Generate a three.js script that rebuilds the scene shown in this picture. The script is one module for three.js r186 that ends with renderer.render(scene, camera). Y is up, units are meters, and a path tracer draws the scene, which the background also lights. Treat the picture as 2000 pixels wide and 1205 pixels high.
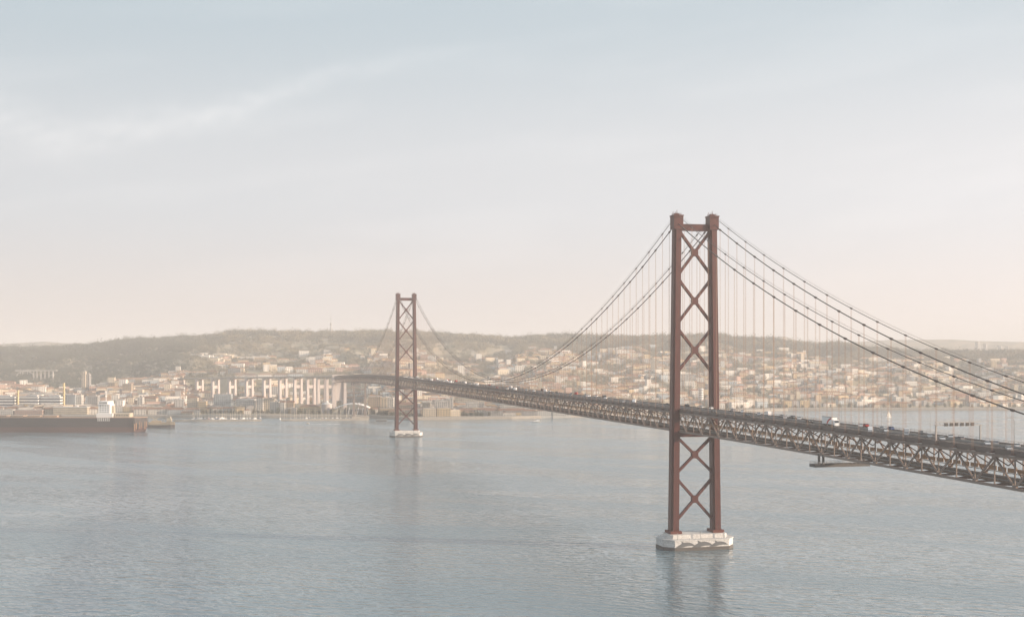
import * as THREE from 'three';
import { mergeGeometries } from 'three/addons/utils/BufferGeometryUtils.js';
import { SimplexNoise } from 'three/addons/math/SimplexNoise.js';

// ---------------------------------------------------------------- camera
const F = 2523, EYE = 111.5, HORIZON = 690;      // lens and standpoint on the south bank
const scene = new THREE.Scene();
const camera = new THREE.PerspectiveCamera(2 * Math.atan(602.5 / F) * 180 / Math.PI, 2000 / 1205, 1, 60000);
camera.position.set(0, EYE, 0);
camera.lookAt(0, EYE, -1000);
camera.setViewOffset(2000, 1205, 0, -(HORIZON - 602.5), 2000, 1205);
camera.updateProjectionMatrix();

// ---------------------------------------------------------------- random and noise
function mulberry(a) { return () => { a = (a + 0x6d2b79f5) | 0; let t = Math.imul(a ^ (a >>> 15), 1 | a); t = (t + Math.imul(t ^ (t >>> 7), 61 | t)) ^ t; return ((t ^ (t >>> 14)) >>> 0) / 4294967296; }; }
const rnd = mulberry(20240611);
const rr = (a, b) => a + (b - a) * rnd();
const pick = (a) => a[Math.floor(rnd() * a.length)];
const sim = new SimplexNoise({ random: mulberry(77) });
const fbm = (x, y, o = 4) => { let s = 0, a = 0.5, f = 1; for (let i = 0; i < o; i++) { s += a * sim.noise(x * f, y * f); a *= 0.5; f *= 2.03; } return s; };
const clamp = (x, a = 0, b = 1) => Math.min(b, Math.max(a, x));
const smooth = (a, b, x) => { const t = clamp((x - a) / (b - a)); return t * t * (3 - 2 * t); };
const mix = (a, b, t) => a + (b - a) * t;
const table = (pts) => (x) => { if (x <= pts[0][0]) return pts[0][1]; for (let i = 1; i < pts.length; i++) if (x <= pts[i][0]) { const [x0, y0] = pts[i - 1], [x1, y1] = pts[i]; return y0 + (y1 - y0) * (x - x0) / (x1 - x0); } return pts[pts.length - 1][1]; };

// ---------------------------------------------------------------- sky: clear hazy air, thin cirrus, brighter towards the low sun at the right
const SUN_AZ = 100 * Math.PI / 180, SUN_EL = 12 * Math.PI / 180;
const sunDir = new THREE.Vector3(Math.sin(SUN_AZ) * Math.cos(SUN_EL), Math.sin(SUN_EL), -Math.cos(SUN_AZ) * Math.cos(SUN_EL));
{
  const w = 2048, h = 1024, data = new Float32Array(w * h * 4);
  const zen = [0.27, 0.335, 0.39], high = [0.326, 0.380, 0.416], low = [0.432, 0.444, 0.460], rim = [0.480, 0.438, 0.415];
  for (let j = 0; j < h; j++) {
    const el = ((j + 0.5) / h - 0.5) * Math.PI, e = Math.max(el, 0) * 180 / Math.PI;
    for (let i = 0; i < w; i++) {
      const phi = ((i + 0.5) / w - 0.5) * 2 * Math.PI;                     // three.js: u runs with atan2(z, x)
      const dx = Math.cos(phi) * Math.cos(el), dz = Math.sin(phi) * Math.cos(el), dy = Math.sin(el);
      const az = Math.atan2(dx, -dz) * 180 / Math.PI;                       // degrees to the right of the view
      const c = dx * sunDir.x + dy * sunDir.y + dz * sunDir.z;
      const a = smooth(0.5, 7, e), b = smooth(7, 16, e), d = smooth(16, 75, e);
      const towards = 0.5 + 0.5 * c, glow = 0.14 * (towards - 0.35) + 0.50 * Math.pow(towards, 3.2) * (0.35 + 0.65 * Math.exp(-e / 9)) + 0.6 * Math.pow(towards, 14);
      // cirrus: a long feathered streak and a few faint veils, in degrees
      let cl = 0;
      const axis = table([[-40, 8.0], [-23, 10.2], [-19, 9.0], [-14, 9.9], [-8, 12.0], [-4, 12.9], [6, 14], [20, 15]])(az) + 0.35 * fbm(az * 0.16, 3.1);
      const wide = table([[-40, 1.7], [-19, 0.85], [-10, 0.5], [-4, 0.26], [3, 0.1]])(az);
      const o = (e - axis) / wide;
      if (az > -60 && az < 6) cl += Math.exp(-o * o) * (0.55 + 0.6 * fbm(az * 0.5 + e * 0.3, e * 1.4 - az * 0.35, 5)) * smooth(0, -11, az);
      cl += 0.22 * smooth(-0.05, 0.5, fbm(az * 0.045 + 9 + e * 0.02, e * 0.30 - az * 0.03, 5)) * smooth(1, 5, e) * smooth(40, 18, e);
      cl = clamp(cl, 0, 1.2) * 0.075;
      const k = (j * w + i) * 4;
      for (let q = 0; q < 3; q++) {
        let v = mix(mix(rim[q], low[q], a), high[q], b); v = mix(v, zen[q], d);
        v += glow * [1, 0.82, 0.74][q] * (0.9 - 0.25 * b);
        data[k + q] = 0.935 * (v + cl * [1.05, 0.92, 0.80][q]);
      }
      data[k + 3] = 1;
    }
  }
  const sky = new THREE.DataTexture(data, w, h, THREE.RGBAFormat, THREE.FloatType);
  sky.mapping = THREE.EquirectangularReflectionMapping; sky.magFilter = THREE.LinearFilter; sky.minFilter = THREE.LinearFilter; sky.wrapS = THREE.RepeatWrapping; sky.needsUpdate = true;
  scene.background = sky; scene.environment = sky;
}
const sun = new THREE.DirectionalLight(new THREE.Color().setRGB(1.0, 0.78, 0.58), 5.0);
sun.position.copy(sunDir).multiplyScalar(3000).add(new THREE.Vector3(0, 0, -1800)); sun.target.position.set(0, 0, -1800);
sun.castShadow = true; sun.shadow.radius = 2;
Object.assign(sun.shadow.camera, { left: -2600, right: 2600, top: 1500, bottom: -1500, near: 10, far: 7000 });
sun.shadow.mapSize.set(4096, 4096);
scene.add(sun, sun.target);
scene.fog = new THREE.FogExp2(new THREE.Color().setRGB(0.96, 0.975, 1.0), 0.00015);

const renderer = new THREE.WebGLRenderer({ antialias: true });
renderer.toneMapping = THREE.LinearToneMapping;
renderer.toneMappingExposure = 1.72;
renderer.shadowMap.enabled = true;

// ---------------------------------------------------------------- helpers
const XP = (p, D) => (p - 1000) / F * D;                                   // bearing and distance to metres across
const HT = (y, D) => EYE - (y - HORIZON) / F * D;                          // sight line and distance to metres above the water
const names = new Map();
function numbered(n) { const k = names.get(n) ?? 0; names.set(n, k + 1); return k ? n + '_' + String(k).padStart(3, '0') : n; }
function mat(r, g, b, roughness = 0.8, more = {}) { return new THREE.MeshStandardMaterial({ color: new THREE.Color().setRGB(r, g, b), roughness, metalness: 0, ...more }); }
function tag(o, label, category, group) { o.userData.label = label; o.userData.category = category; if (group) o.userData.group = group; return o; }
function add(o, name, parent = scene) { o.name = parent === scene ? numbered(name) : name; o.castShadow = o.receiveShadow = true; parent.add(o); return o; }
function mesh(name, geo, m, parent = scene) { return add(new THREE.Mesh(geo, m), name, parent); }
function group(name, parent = scene, x = 0, y = 0, z = 0, turn = 0) { const g = add(new THREE.Group(), name, parent); g.position.set(x, y, z); g.rotation.y = turn; return g; }
function structure(o) { o.userData.kind = 'structure'; return o; }
function stuff(o) { o.userData.kind = 'stuff'; return o; }
const bx = (w, h, d, x = 0, y = 0, z = 0) => new THREE.BoxGeometry(w, h, d).translate(x, y, z);   // centred
const bb = (w, h, d, x = 0, y = 0, z = 0) => bx(w, h, d, x, y + h / 2, z);                        // standing on y
const cyl = (r0, r1, h, x = 0, y = 0, z = 0, n = 10) => new THREE.CylinderGeometry(r1, r0, h, n).translate(x, y + h / 2, z);
const merge = (list) => mergeGeometries(list.map((g) => { const c = g.index ? g.toNonIndexed() : g; for (const k of Object.keys(c.attributes)) if (!['position', 'normal', 'uv', 'color'].includes(k)) c.deleteAttribute(k); return c; }), false);
const UNIT = new THREE.BoxGeometry(1, 1, 1);
const V = (x, y, z) => new THREE.Vector3(x, y, z);
/** a straight steel member of section w (across) x d between two points, sharing one geometry */
function member(name, parent, m, a, b, w, d = w, ref = V(0, 0, 1)) {
  const o = mesh(name, UNIT, m, parent), y = b.clone().sub(a), len = y.length(); y.normalize();
  const x = y.clone().cross(ref).normalize(), z = x.clone().cross(y);
  o.position.copy(a).add(b).multiplyScalar(0.5); o.scale.set(w, len, d);
  o.quaternion.setFromRotationMatrix(new THREE.Matrix4().makeBasis(x, y, z));
  return o;
}
function barGeo(a, b, w, d = w, ref = V(0, 0, 1)) {
  const y = b.clone().sub(a), len = y.length(); y.normalize();
  let x = y.clone().cross(ref); if (x.length() < 1e-4) x = y.clone().cross(V(1, 0, 0)); x.normalize();
  const z = x.clone().cross(y), g = new THREE.BoxGeometry(w, len, d);
  return g.applyMatrix4(new THREE.Matrix4().makeBasis(x, y, z).setPosition((a.x + b.x) / 2, (a.y + b.y) / 2, (a.z + b.z) / 2));
}
/** rings of points joined to a closed skin with uv in metres */
function loft(rings, caps = true) {
  const p = [], uv = [], n = rings[0].length;
  let v0 = 0;
  for (let i = 0; i + 1 < rings.length; i++) {
    const A = rings[i], B = rings[i + 1], dv = Math.hypot(A[0][0] - B[0][0], A[0][1] - B[0][1], A[0][2] - B[0][2]);
    let u0 = 0;
    for (let k = 0; k < n; k++) {
      const a = A[k], b = A[(k + 1) % n], c = B[(k + 1) % n], d = B[k], du = Math.hypot(a[0] - b[0], a[1] - b[1], a[2] - b[2]);
      p.push(...a, ...b, ...c, ...a, ...c, ...d);
      uv.push(u0, v0, u0 + du, v0, u0 + du, v0 + dv, u0, v0, u0 + du, v0 + dv, u0, v0 + dv);
      u0 += du;
    }
    v0 += dv;
  }
  if (caps) for (const [R, flip] of [[rings[0], 1], [rings[rings.length - 1], 0]]) {
    const m = [0, 1, 2].map((q) => R.reduce((s, r) => s + r[q], 0) / n);
    for (let k = 0; k < n; k++) { const a = R[k], b = R[(k + 1) % n]; p.push(...(flip ? [...b, ...a] : [...a, ...b]), ...m); uv.push(0, 0, 1, 0, 0.5, 1); }
  }
  const g = new THREE.BufferGeometry();
  g.setAttribute('position', new THREE.Float32BufferAttribute(p, 3)); g.setAttribute('uv', new THREE.Float32BufferAttribute(uv, 2));
  g.computeVertexNormals();
  return g;
}
/** a noise texture: base 1, mottled and streaked by amount */
function grain(size, amount, fx, fy, seed, tint = [1, 1, 1]) {
  const d = new Uint8Array(size * size * 4), T = 2 * Math.PI;
  const s4 = new SimplexNoise({ random: mulberry(seed) });
  for (let j = 0; j < size; j++) for (let i = 0; i < size; i++) {
    const a = i / size * T, b = j / size * T;
    let v = 0, w = 0.55, f = 1;
    for (let o = 0; o < 4; o++) { v += w * s4.noise4d(Math.cos(a) * fx * f, Math.sin(a) * fx * f, Math.cos(b) * fy * f, Math.sin(b) * fy * f); w *= 0.55; f *= 2.1; }
    const k = (j * size + i) * 4;
    for (let q = 0; q < 3; q++) d[k + q] = clamp(1 - amount * (0.5 + 0.7 * v) * tint[q]) * 255;
    d[k + 3] = 255;
  }
  const t = new THREE.DataTexture(d, size, size); t.wrapS = t.wrapT = THREE.RepeatWrapping; t.magFilter = THREE.LinearFilter; t.minFilter = THREE.LinearMipmapLinearFilter; t.generateMipmaps = true; t.colorSpace = THREE.SRGBColorSpace; t.needsUpdate = true;
  return t;
}
const scaled = (t, u, v) => { const c = t.clone(); c.repeat.set(u, v); c.needsUpdate = true; return c; };
const streakTex = grain(256, 0.34, 3.2, 0.5, 5, [0.8, 1, 1]);
const blotchTex = grain(256, 0.30, 1.6, 1.6, 6);

const M = {
  red: mat(0.108, 0.0115, 0.0045, 0.5, { map: scaled(grain(256, 0.62, 3.6, 0.7, 15, [0.75, 1, 1]), 1 / 11, 1 / 42) }),
  redDark: mat(0.10, 0.016, 0.009, 0.6),
  truss: mat(0.20, 0.155, 0.135, 0.6),
  trussRed: mat(0.125, 0.070, 0.058, 0.65),
  cable: mat(0.075, 0.058, 0.052, 0.6),
  rope: mat(0.34, 0.215, 0.15, 0.65),
  asphalt: mat(0.050, 0.046, 0.045, 0.9),
  paint: mat(0.7, 0.69, 0.66, 0.7),
  parapet: mat(0.12, 0.095, 0.085, 0.7),
  rail: mat(0.10, 0.075, 0.062, 0.8),
  ochre: mat(0.74, 0.49, 0.31, 0.8, { map: scaled(blotchTex, 1, 1) }),
  concrete: mat(0.58, 0.56, 0.53, 0.85, { map: scaled(blotchTex, 1 / 30, 1 / 30) }),
  paleConcrete: mat(0.70, 0.685, 0.66, 0.85, { map: scaled(streakTex, 1 / 25, 1 / 80) }),
  pierWhite: mat(0.80, 0.79, 0.775, 0.75, { map: scaled(blotchTex, 1 / 16, 1 / 9) }),
  pierDark: mat(0.085, 0.078, 0.074, 0.7),
  mural: mat(0.115, 0.122, 0.13, 0.75),
  stone: mat(0.44, 0.40, 0.35, 0.9, { map: scaled(blotchTex, 1 / 22, 1 / 22) }),
  darkStone: mat(0.16, 0.15, 0.14, 0.9),
  steel: mat(0.32, 0.32, 0.32, 0.5),
  white: mat(0.78, 0.77, 0.75, 0.55),
  glass: mat(0.035, 0.045, 0.055, 0.12),
  rubber: mat(0.02, 0.02, 0.02, 0.9),
  lampGlass: mat(0.8, 0.8, 0.78, 0.2),
  tail: mat(0.45, 0.02, 0.015, 0.3),
  black: mat(0.03, 0.03, 0.032, 0.5),
  bark: mat(0.10, 0.075, 0.055, 0.95),
  window: mat(0.07, 0.08, 0.09, 0.25),
  foam: mat(0.85, 0.86, 0.86, 0.9),
};

// ---------------------------------------------------------------- water
{
  const n = 1024, hgt = new Float32Array(n * n), waves = [], r = mulberry(9);
  for (let i = 0; i < 64; i++) {                                            // tile of 190 m: wavelengths from 2 to 24 m, wind from the left front
    const lam = 1.6 * Math.pow(9, r()), th = (r() + r() + r() - 1.5) * 1.15 + 1.15;
    waves.push([Math.round(190 / lam * Math.cos(th)), Math.round(190 / lam * Math.sin(th)), r() * 6.283, Math.pow(lam, 0.65)]);
  }
  const S = new Float32Array(4096); for (let i = 0; i < 4096; i++) S[i] = Math.sin(i / 4096 * 2 * Math.PI);
  for (const [kx, ky, ph, amp] of waves) for (let j = 0; j < n; j++) for (let i = 0; i < n; i++) {
    const q = ((kx * i + ky * j) * 4 + ph * 651.9) & 4095; hgt[j * n + i] += amp * (S[q] > 0 ? S[q] * S[q] * 1.2 + 0.2 * S[q] : S[q] * 0.8);
  }
  let lo = 1e9, hi = -1e9; for (const v of hgt) { lo = Math.min(lo, v); hi = Math.max(hi, v); }
  const d = new Float32Array(n * n * 4); for (let i = 0; i < n * n; i++) { d[i * 4] = d[i * 4 + 1] = d[i * 4 + 2] = (hgt[i] - lo) / (hi - lo); d[i * 4 + 3] = 1; }
  const bump = new THREE.DataTexture(d, n, n, THREE.RGBAFormat, THREE.FloatType); bump.wrapS = bump.wrapT = THREE.RepeatWrapping; bump.magFilter = THREE.LinearFilter; bump.needsUpdate = true;
  // wind patches and slicks: rougher and smoother water in drawn-out streaks several hundred metres long
  const m = 512, sd = new Uint8Array(m * m * 4); for (let j = 0; j < m; j++) for (let i = 0; i < m; i++) { const x = i / m * 9, y = j / m * 9, u = 0.85 * x - 0.5 * y, v = 0.5 * x + 0.85 * y, q = smooth(-0.25, 0.3, fbm(u * 0.75 + 0.4 * fbm(x, y, 2), v * 3.0, 5)); sd.fill(255 * mix(0.09, 0.22, q), (j * m + i) * 4, (j * m + i) * 4 + 3); sd[(j * m + i) * 4 + 3] = 255; }
  const slicks = new THREE.DataTexture(sd, m, m); slicks.wrapS = slicks.wrapT = THREE.MirroredRepeatWrapping; slicks.magFilter = THREE.LinearFilter; slicks.channel = 1; slicks.needsUpdate = true;
  const uv1 = [];
  // sheet in rows of growing distance, uv in metres / 190 and gently warped so that the wave tile never lines up
  const p = [], uv = [], ix = [], cols = 90, dist = []; for (let D = 60; D < 16000; D *= 1.045) dist.push(D);
  dist.forEach((D) => { for (let i = 0; i <= cols; i++) { const x = (i / cols - 0.5) * Math.max(2.2 * D, 3000); p.push(x, 0, -D); uv1.push((x + 1500) / 3000, D / 3000); uv.push((x + 34 * fbm(x / 420, D / 420, 2)) / 190, (D + 34 * fbm(x / 420 + 50, D / 420, 2)) / 190); } });
  for (let j = 0; j + 1 < dist.length; j++) for (let i = 0; i < cols; i++) { const a = j * (cols + 1) + i, b = a + 1, c = a + cols + 1, e = c + 1; ix.push(a, b, e, a, e, c); }
  const g = new THREE.BufferGeometry(); g.setAttribute('position', new THREE.Float32BufferAttribute(p, 3)); g.setAttribute('uv', new THREE.Float32BufferAttribute(uv, 2)); g.setAttribute('uv1', new THREE.Float32BufferAttribute(uv1, 2)); g.setIndex(ix); g.computeVertexNormals();
  structure(mesh('river_water', g, new THREE.MeshPhysicalMaterial({ color: new THREE.Color().setRGB(0.140, 0.208, 0.242), roughness: 1, roughnessMap: slicks, ior: 1.65, bumpMap: bump, bumpScale: 0.62 })));
}

// ---------------------------------------------------------------- north bank terrain
const shoreD = table([[-900, 2240], [340, 2230], [720, 2235], [800, 2150], [1000, 2190], [1180, 2280], [1540, 2500], [2000, 2530], [2900, 2540]]);
const ridgeY = table([[-900, 696], [-300, 688], [0, 681], [100, 680], [200, 674], [230, 669], [300, 662], [380, 658], [430, 653], [450, 648], [520, 649], [600, 650], [700, 648], [760, 647], [850, 651], [930, 657], [1000, 661], [1040, 658], [1100, 655], [1180, 657], [1250, 659], [1310, 658], [1370, 655], [1400, 653], [1440, 660], [1500, 664], [1560, 669], [1600, 673], [1640, 670], [1700, 680], [1800, 686], [2000, 689], [2900, 690]]);
const DR = 4300, GROUND = 4.2;
function groundH(p, D) {
  const Ds = shoreD(p), Hr = HT(ridgeY(p), DR) - 9, t = (D - Ds - 130) / (DR - Ds - 130);
  if (t <= 0) return GROUND;
  if (D > DR) return Hr - (D - DR) * 0.09;
  const valley = smooth(420, 200, p);
  const f = mix(Math.pow(t, 1.08), smooth(0.16, 1.0, t) * 0.9 + 0.1 * t, Math.max(valley, 0.25));
  const n = fbm(p * 0.0045 + 3, D * 0.0016, 4);
  const low = 1 - (1 - smooth(2780, 3150, D)) * smooth(330, 390, p) * smooth(760, 690, p) * 0.92;
  return GROUND + ((Hr - GROUND) * f + 26 * n * Math.min(t * 3, 1) * Math.min(1, (1 - t) * 4 + 0.15)) * low;
}
const farY = table([[-900, 674], [-200, 672], [0, 672], [50, 669], [85, 667], [120, 670], [200, 672], [320, 678], [700, 685], [1400, 676], [1480, 668], [1505, 660], [1520, 657], [1540, 658], [1556, 666], [1650, 669], [1740, 664], [1860, 663], [1905, 666], [2000, 668], [2900, 672]]);
{
  const sheet = (p0, p1, dp, ds, hf, color) => {
    const p = [], c = [], ix = [], uv = []; let rows = 0, cols = 0;
    for (let q = p0; q <= p1; q += dp) { rows = 0; for (const D of ds(q)) { const h = hf(q, D); p.push(XP(q, D), h, -D); uv.push(XP(q, D) / 40, D / 40); c.push(...color(q, D, h)); rows++; } cols++; }
    for (let i = 0; i + 1 < cols; i++) for (let j = 0; j + 1 < rows; j++) { const a = i * rows + j, b = a + 1, d = a + rows, e = d + 1; ix.push(a, d, e, a, e, b); }
    const g = new THREE.BufferGeometry(); g.setAttribute('position', new THREE.Float32BufferAttribute(p, 3)); g.setAttribute('color', new THREE.Float32BufferAttribute(c, 3)); g.setAttribute('uv', new THREE.Float32BufferAttribute(uv, 2)); g.setIndex(ix); g.computeVertexNormals();
    return g;
  };
  const dry = [0.42, 0.325, 0.215], grass = [0.15, 0.14, 0.08], earth = [0.36, 0.31, 0.245];
  const soil = (q, D) => { const n = fbm(q * 0.02, D * 0.006, 4), m = fbm(q * 0.05 + 40, D * 0.012, 3); const k = clamp(0.5 + 1.1 * n), e = smooth(0.1, 0.4, m); return [0, 1, 2].map((i) => mix(mix(grass[i], dry[i], k), earth[i], e)); };
  const near = sheet(-900, 2900, 12, (q) => { const a = []; for (let i = 0; i <= 90; i++) a.push(shoreD(q) + 9 + (5400 - shoreD(q)) * Math.pow(i / 90, 1.15)); return a; }, groundH, soil);
  const ground = mat(1, 1, 1, 0.95, { vertexColors: true });
  structure(mesh('hillside', near, ground));
  const far = sheet(-900, 2900, 12, (q) => { const a = []; for (let i = 0; i <= 24; i++) a.push(5300 + 2400 * i / 24); return a; },
    (q, D) => { const top = HT(farY(q), 7200), t = (D - 5300) / 1900; return (D > 7200 ? top - (D - 7200) * 0.05 : mix(45, top, smooth(0, 1, t))) + 10 * fbm(q * 0.012, D * 0.002) * Math.min(1, Math.abs(1 - t) * 3); },
    (q, D) => soil(q + 500, D).map((v) => v * 0.8));
  structure(mesh('distant_hills', far, ground));
  // quay along the shore: a pale stone edge, a real drop to the water
  const rings = [];
  for (let q = -900; q <= 2900; q += 20) { const D = shoreD(q), w = 16; rings.push([[XP(q, D), -2, -D], [XP(q, D), 4.0, -D], [XP(q, D + 1.2), 4.6, -D - 1.2], [XP(q, D + w), 4.6, -D - w], [XP(q, D + w), -2, -D - w]]); }
  structure(mesh('quay', loft(rings), M.stone));
  // two low moles in front of the yacht basins
  const mole = (p0, p1, D0, D1) => { const R = [], n = 10; for (let i = 0; i <= n; i++) { const q = mix(p0, p1, i / n), D = mix(D0, D1, i / n), e = i === 0 || i === n ? 0.6 : 1; R.push([[XP(q, D - 6 * e), -2, -D + 6 * e], [XP(q, D - 4 * e), 3.2, -D + 4 * e], [XP(q, D + 4 * e), 3.2, -D - 4 * e], [XP(q, D + 6 * e), -2, -D - 6 * e]]); } structure(mesh('breakwater', loft(R), M.stone)); };
  mole(338, 510, 2110, 2122); mole(548, 720, 2128, 2150);
}

// ---------------------------------------------------------------- the suspension bridge
const TH = Math.atan2(0.97, -0.2435), bridge = group('suspension_bridge', scene, 105, 0, -742, TH);
tag(bridge, 'red steel suspension bridge with two X-braced towers crossing the whole river', 'bridge');
const roadY = (s) => (s < 0 ? 79.5 - 1.5 * (s / 317) ** 2 : s < 1013 ? 79.5 : 79.5 - 2e-5 * (s - 1013) ** 2);
const S0 = -517.5, CS = -483, S1 = 1794, PANEL = 11.5, MAIN = 1013, SIDE = 483, ZT = 9.9, ZC = 10.9, DEPTH = 12.7;
const place = (s, y, z) => bridge.localToWorld(V(s, y, z));
bridge.updateMatrixWorld(true);
const strip = (s0, s1, step, section) => { const R = []; for (let s = s0; s < s1 + step * 0.5; s += step) R.push(section(Math.min(s, s1), roadY(Math.min(s, s1))).map(([z, y]) => [Math.min(s, s1), y, z])); return loft(R); };
const rect = (z, y, w, h) => [[z - w / 2, y - h / 2], [z - w / 2, y + h / 2], [z + w / 2, y + h / 2], [z + w / 2, y - h / 2]];

function buildTower(s) {
  const t = group('tower', bridge, s, 0, 0);
  const legZ = (h) => mix(12.9, 10.9, (h - 9) / 174);
  // cross-shaped hollow legs that narrow upwards
  const plan = (k, w, d) => { const a = w / 2, b = d / 2, i = a * 0.42, j = b * 0.40; return [[-b, -i], [-b, i], [-j, i], [-j, a], [j, a], [j, i], [b, i], [b, -i], [j, -i], [j, -a], [-j, -a], [-j, -i]]; };
  const section = (h, sz) => { const k = (h - 9) / 174, w = mix(5.0, 4.4, k), d = mix(7.0, 5.6, k); const a = w / 2, b = d / 2, i = a * 0.62, j = b * 0.66;
    return [[-b, -i], [-j, -i], [-j, -a], [j, -a], [j, -i], [b, -i], [b, i], [j, i], [j, a], [-j, a], [-j, i], [-b, i]].map(([x, z]) => [x, h, z + sz * legZ(h)]); };
  for (const sz of [-1, 1]) {
    mesh('leg', loft([9, 30, 52, 74, 96, 118, 140, 162, 183].map((h) => section(h, sz))), M.red, t);
    mesh('saddle_housing', merge([bb(6.6, 7.6, 5.5, 0, 182.4, sz * 10.9), bb(7.2, 0.7, 6.0, 0, 189.8, sz * 10.9), bb(2.6, 1.1, 2.6, 0.4, 190.5, sz * 10.9)]), M.red, t);
    const rails = []; for (let k = 0; k < 9; k++) { const a = k / 9 * 6.283; rails.push(bb(0.14, 1.3, 0.14, Math.cos(a) * 3.2, 190.4, sz * 10.9 + Math.sin(a) * 2.7)); }
    for (const [x, z, h] of [[0.5, 0.3, 3.2], [-1.7, -1.5, 1.9], [0.9, -1.9, 2.4], [-0.4, 1.9, 1.6]]) rails.push(bb(0.2, h, 0.2, x, 190.4, sz * 10.9 + z));
    stuff(mesh('antenna_rack', merge(rails), M.redDark, t));
    mesh('foot', bb(9.4, 1.6, 6.8, 0, 8.6, sz * 12.95), M.redDark, t);
  }
  mesh('top_strut', merge([bx(3.2, 3.0, 17.4, 0, 183.6, 0), bx(3.8, 0.35, 17.2, 0, 185.3, 0), bx(3.8, 0.35, 17.2, 0, 181.9, 0)]), M.red, t);
  mesh('deck_strut', bx(3.6, 3.2, 20.6, 0, 65.2, 0), M.red, t);
  for (const [top, low] of [[181.0, 157.6], [153.2, 129.8], [124.8, 101.6], [63.2, 43.4], [39.4, 16.2]]) {
    const zt = legZ(top) - 1.9, zl = legZ(low) - 2.0, mid = (top + low) / 2;
    for (const sz of [-1, 1]) member('brace', t, M.red, V(0.006 * sz, top, sz * zt), V(0.006 * sz, low, -sz * zl), 2.0, 1.35, V(0, 0, 1));
    const g = new THREE.Shape(); [[-1.9, 0.9], [-0.9, 2.1], [0.9, 2.1], [1.9, 0.9], [1.9, -0.9], [0.9, -2.1], [-0.9, -2.1], [-1.9, -0.9]].forEach(([x, y], i) => (i ? g.lineTo(x, y) : g.moveTo(x, y)));
    mesh('gusset', new THREE.ExtrudeGeometry(g, { depth: 2.3, bevelEnabled: false }).translate(0, 0, -1.15).rotateY(Math.PI / 2).translate(0, mid, 0), M.red, t);
    for (const sz of [-1, 1]) for (const [h, up] of [[top, -1], [low, 1]]) {
      const z = legZ(h) - 1.55, q = new THREE.Shape(); q.moveTo(0, 2.2 * -up); q.lineTo(-sz * 1.7, up * 0.4); q.lineTo(-sz * 1.3, up * 2.0); q.lineTo(0, up * 3.4);
      mesh('corner_plate', new THREE.ExtrudeGeometry(q, { depth: 1.9, bevelEnabled: false }).translate(0, 0, -0.95).rotateY(-Math.PI / 2).translate(0, h, sz * z), M.red, t);
    }
  }
  // pier: chamfered white caisson with dark foot and painted dolphins
  const pr = group('pier', bridge, s, 0, 0);
  const oct = (x, z, c, y) => [[-x, y, -z + c], [-x, y, z - c], [-x + c * 1.2, y, z], [x - c * 1.2, y, z], [x, y, z - c], [x, y, -z + c], [x - c * 1.2, y, -z], [-x + c * 1.2, y, -z]];
  mesh('waterline_band', loft([oct(11.5, 21.6, 5, -3), oct(11.5, 21.6, 5, 1.9)]), M.pierDark, pr);
  mesh('caisson', loft([oct(11.3, 21.4, 5, 1.9), oct(11.3, 21.4, 5, 5.6)]), M.pierWhite, pr);
  mesh('rim', loft([oct(11.6, 21.7, 5, 5.6), oct(11.6, 21.7, 5, 6.15)]), M.pierWhite, pr);
  mesh('plinth', loft([oct(7.2, 17.2, 1.2, 6.15), oct(7.2, 17.2, 1.2, 8.6)]), M.pierWhite, pr);
  for (const sx of [-1, 1]) for (const [z0, k, flip] of [[-9.8, 1.0, 1], [0.4, 1.1, 1], [10.4, 0.95, 1]]) {
    const d = new THREE.Shape(); // a leaping dolphin
    d.moveTo(-5.6, -1.7); d.bezierCurveTo(-4.2, -0.7, -3.2, -0.2, -2.2, 0.4); d.lineTo(-2.5, 1.55); d.lineTo(-0.8, 0.85); d.bezierCurveTo(1.2, 1.15, 3.0, 0.75, 4.2, -0.3); d.lineTo(5.4, -0.95); d.lineTo(4.1, -1.0); d.bezierCurveTo(2.6, -0.95, 0.6, -0.9, -0.8, -1.4); d.bezierCurveTo(-2.0, -1.75, -4.4, -1.85, -5.6, -1.7);
    mesh('painted_dolphin', new THREE.ExtrudeGeometry(d, { depth: 0.05, bevelEnabled: false, curveSegments: 8 }).scale(k * flip * 1.12, k * 1.08, 1).rotateY(sx < 0 ? -Math.PI / 2 : Math.PI / 2).translate(sx * 11.33, 3.75, z0), M.mural, pr);
  }
  const posts = []; for (let k = 0; k < 26; k++) { const e = oct(11.0, 20.0, 5, 6.15), i = k % 8, a = e[i], b = e[(i + 1) % 8], f = Math.floor(k / 8) / 4; posts.push(bb(0.16, 1.1, 0.16, mix(a[0], b[0], f), 6.15, mix(a[2], b[2], f))); }
  posts.push(bb(0.3, 3.6, 0.3, -9.5, 6.15, -14), bb(0.3, 3.6, 0.3, -9.5, 6.15, 14), bb(0.25, 4.4, 0.25, -9.2, 6.15, 0));
  stuff(mesh('railing_posts', merge(posts), M.steel, pr));
  return [t, pr];
}
{
  const [t0] = buildTower(0), [t1] = buildTower(MAIN);
  t0.userData.label = 'near red tower rising from the white dolphin pier'; t1.userData.label = 'far tower paler in the haze';
}
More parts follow.
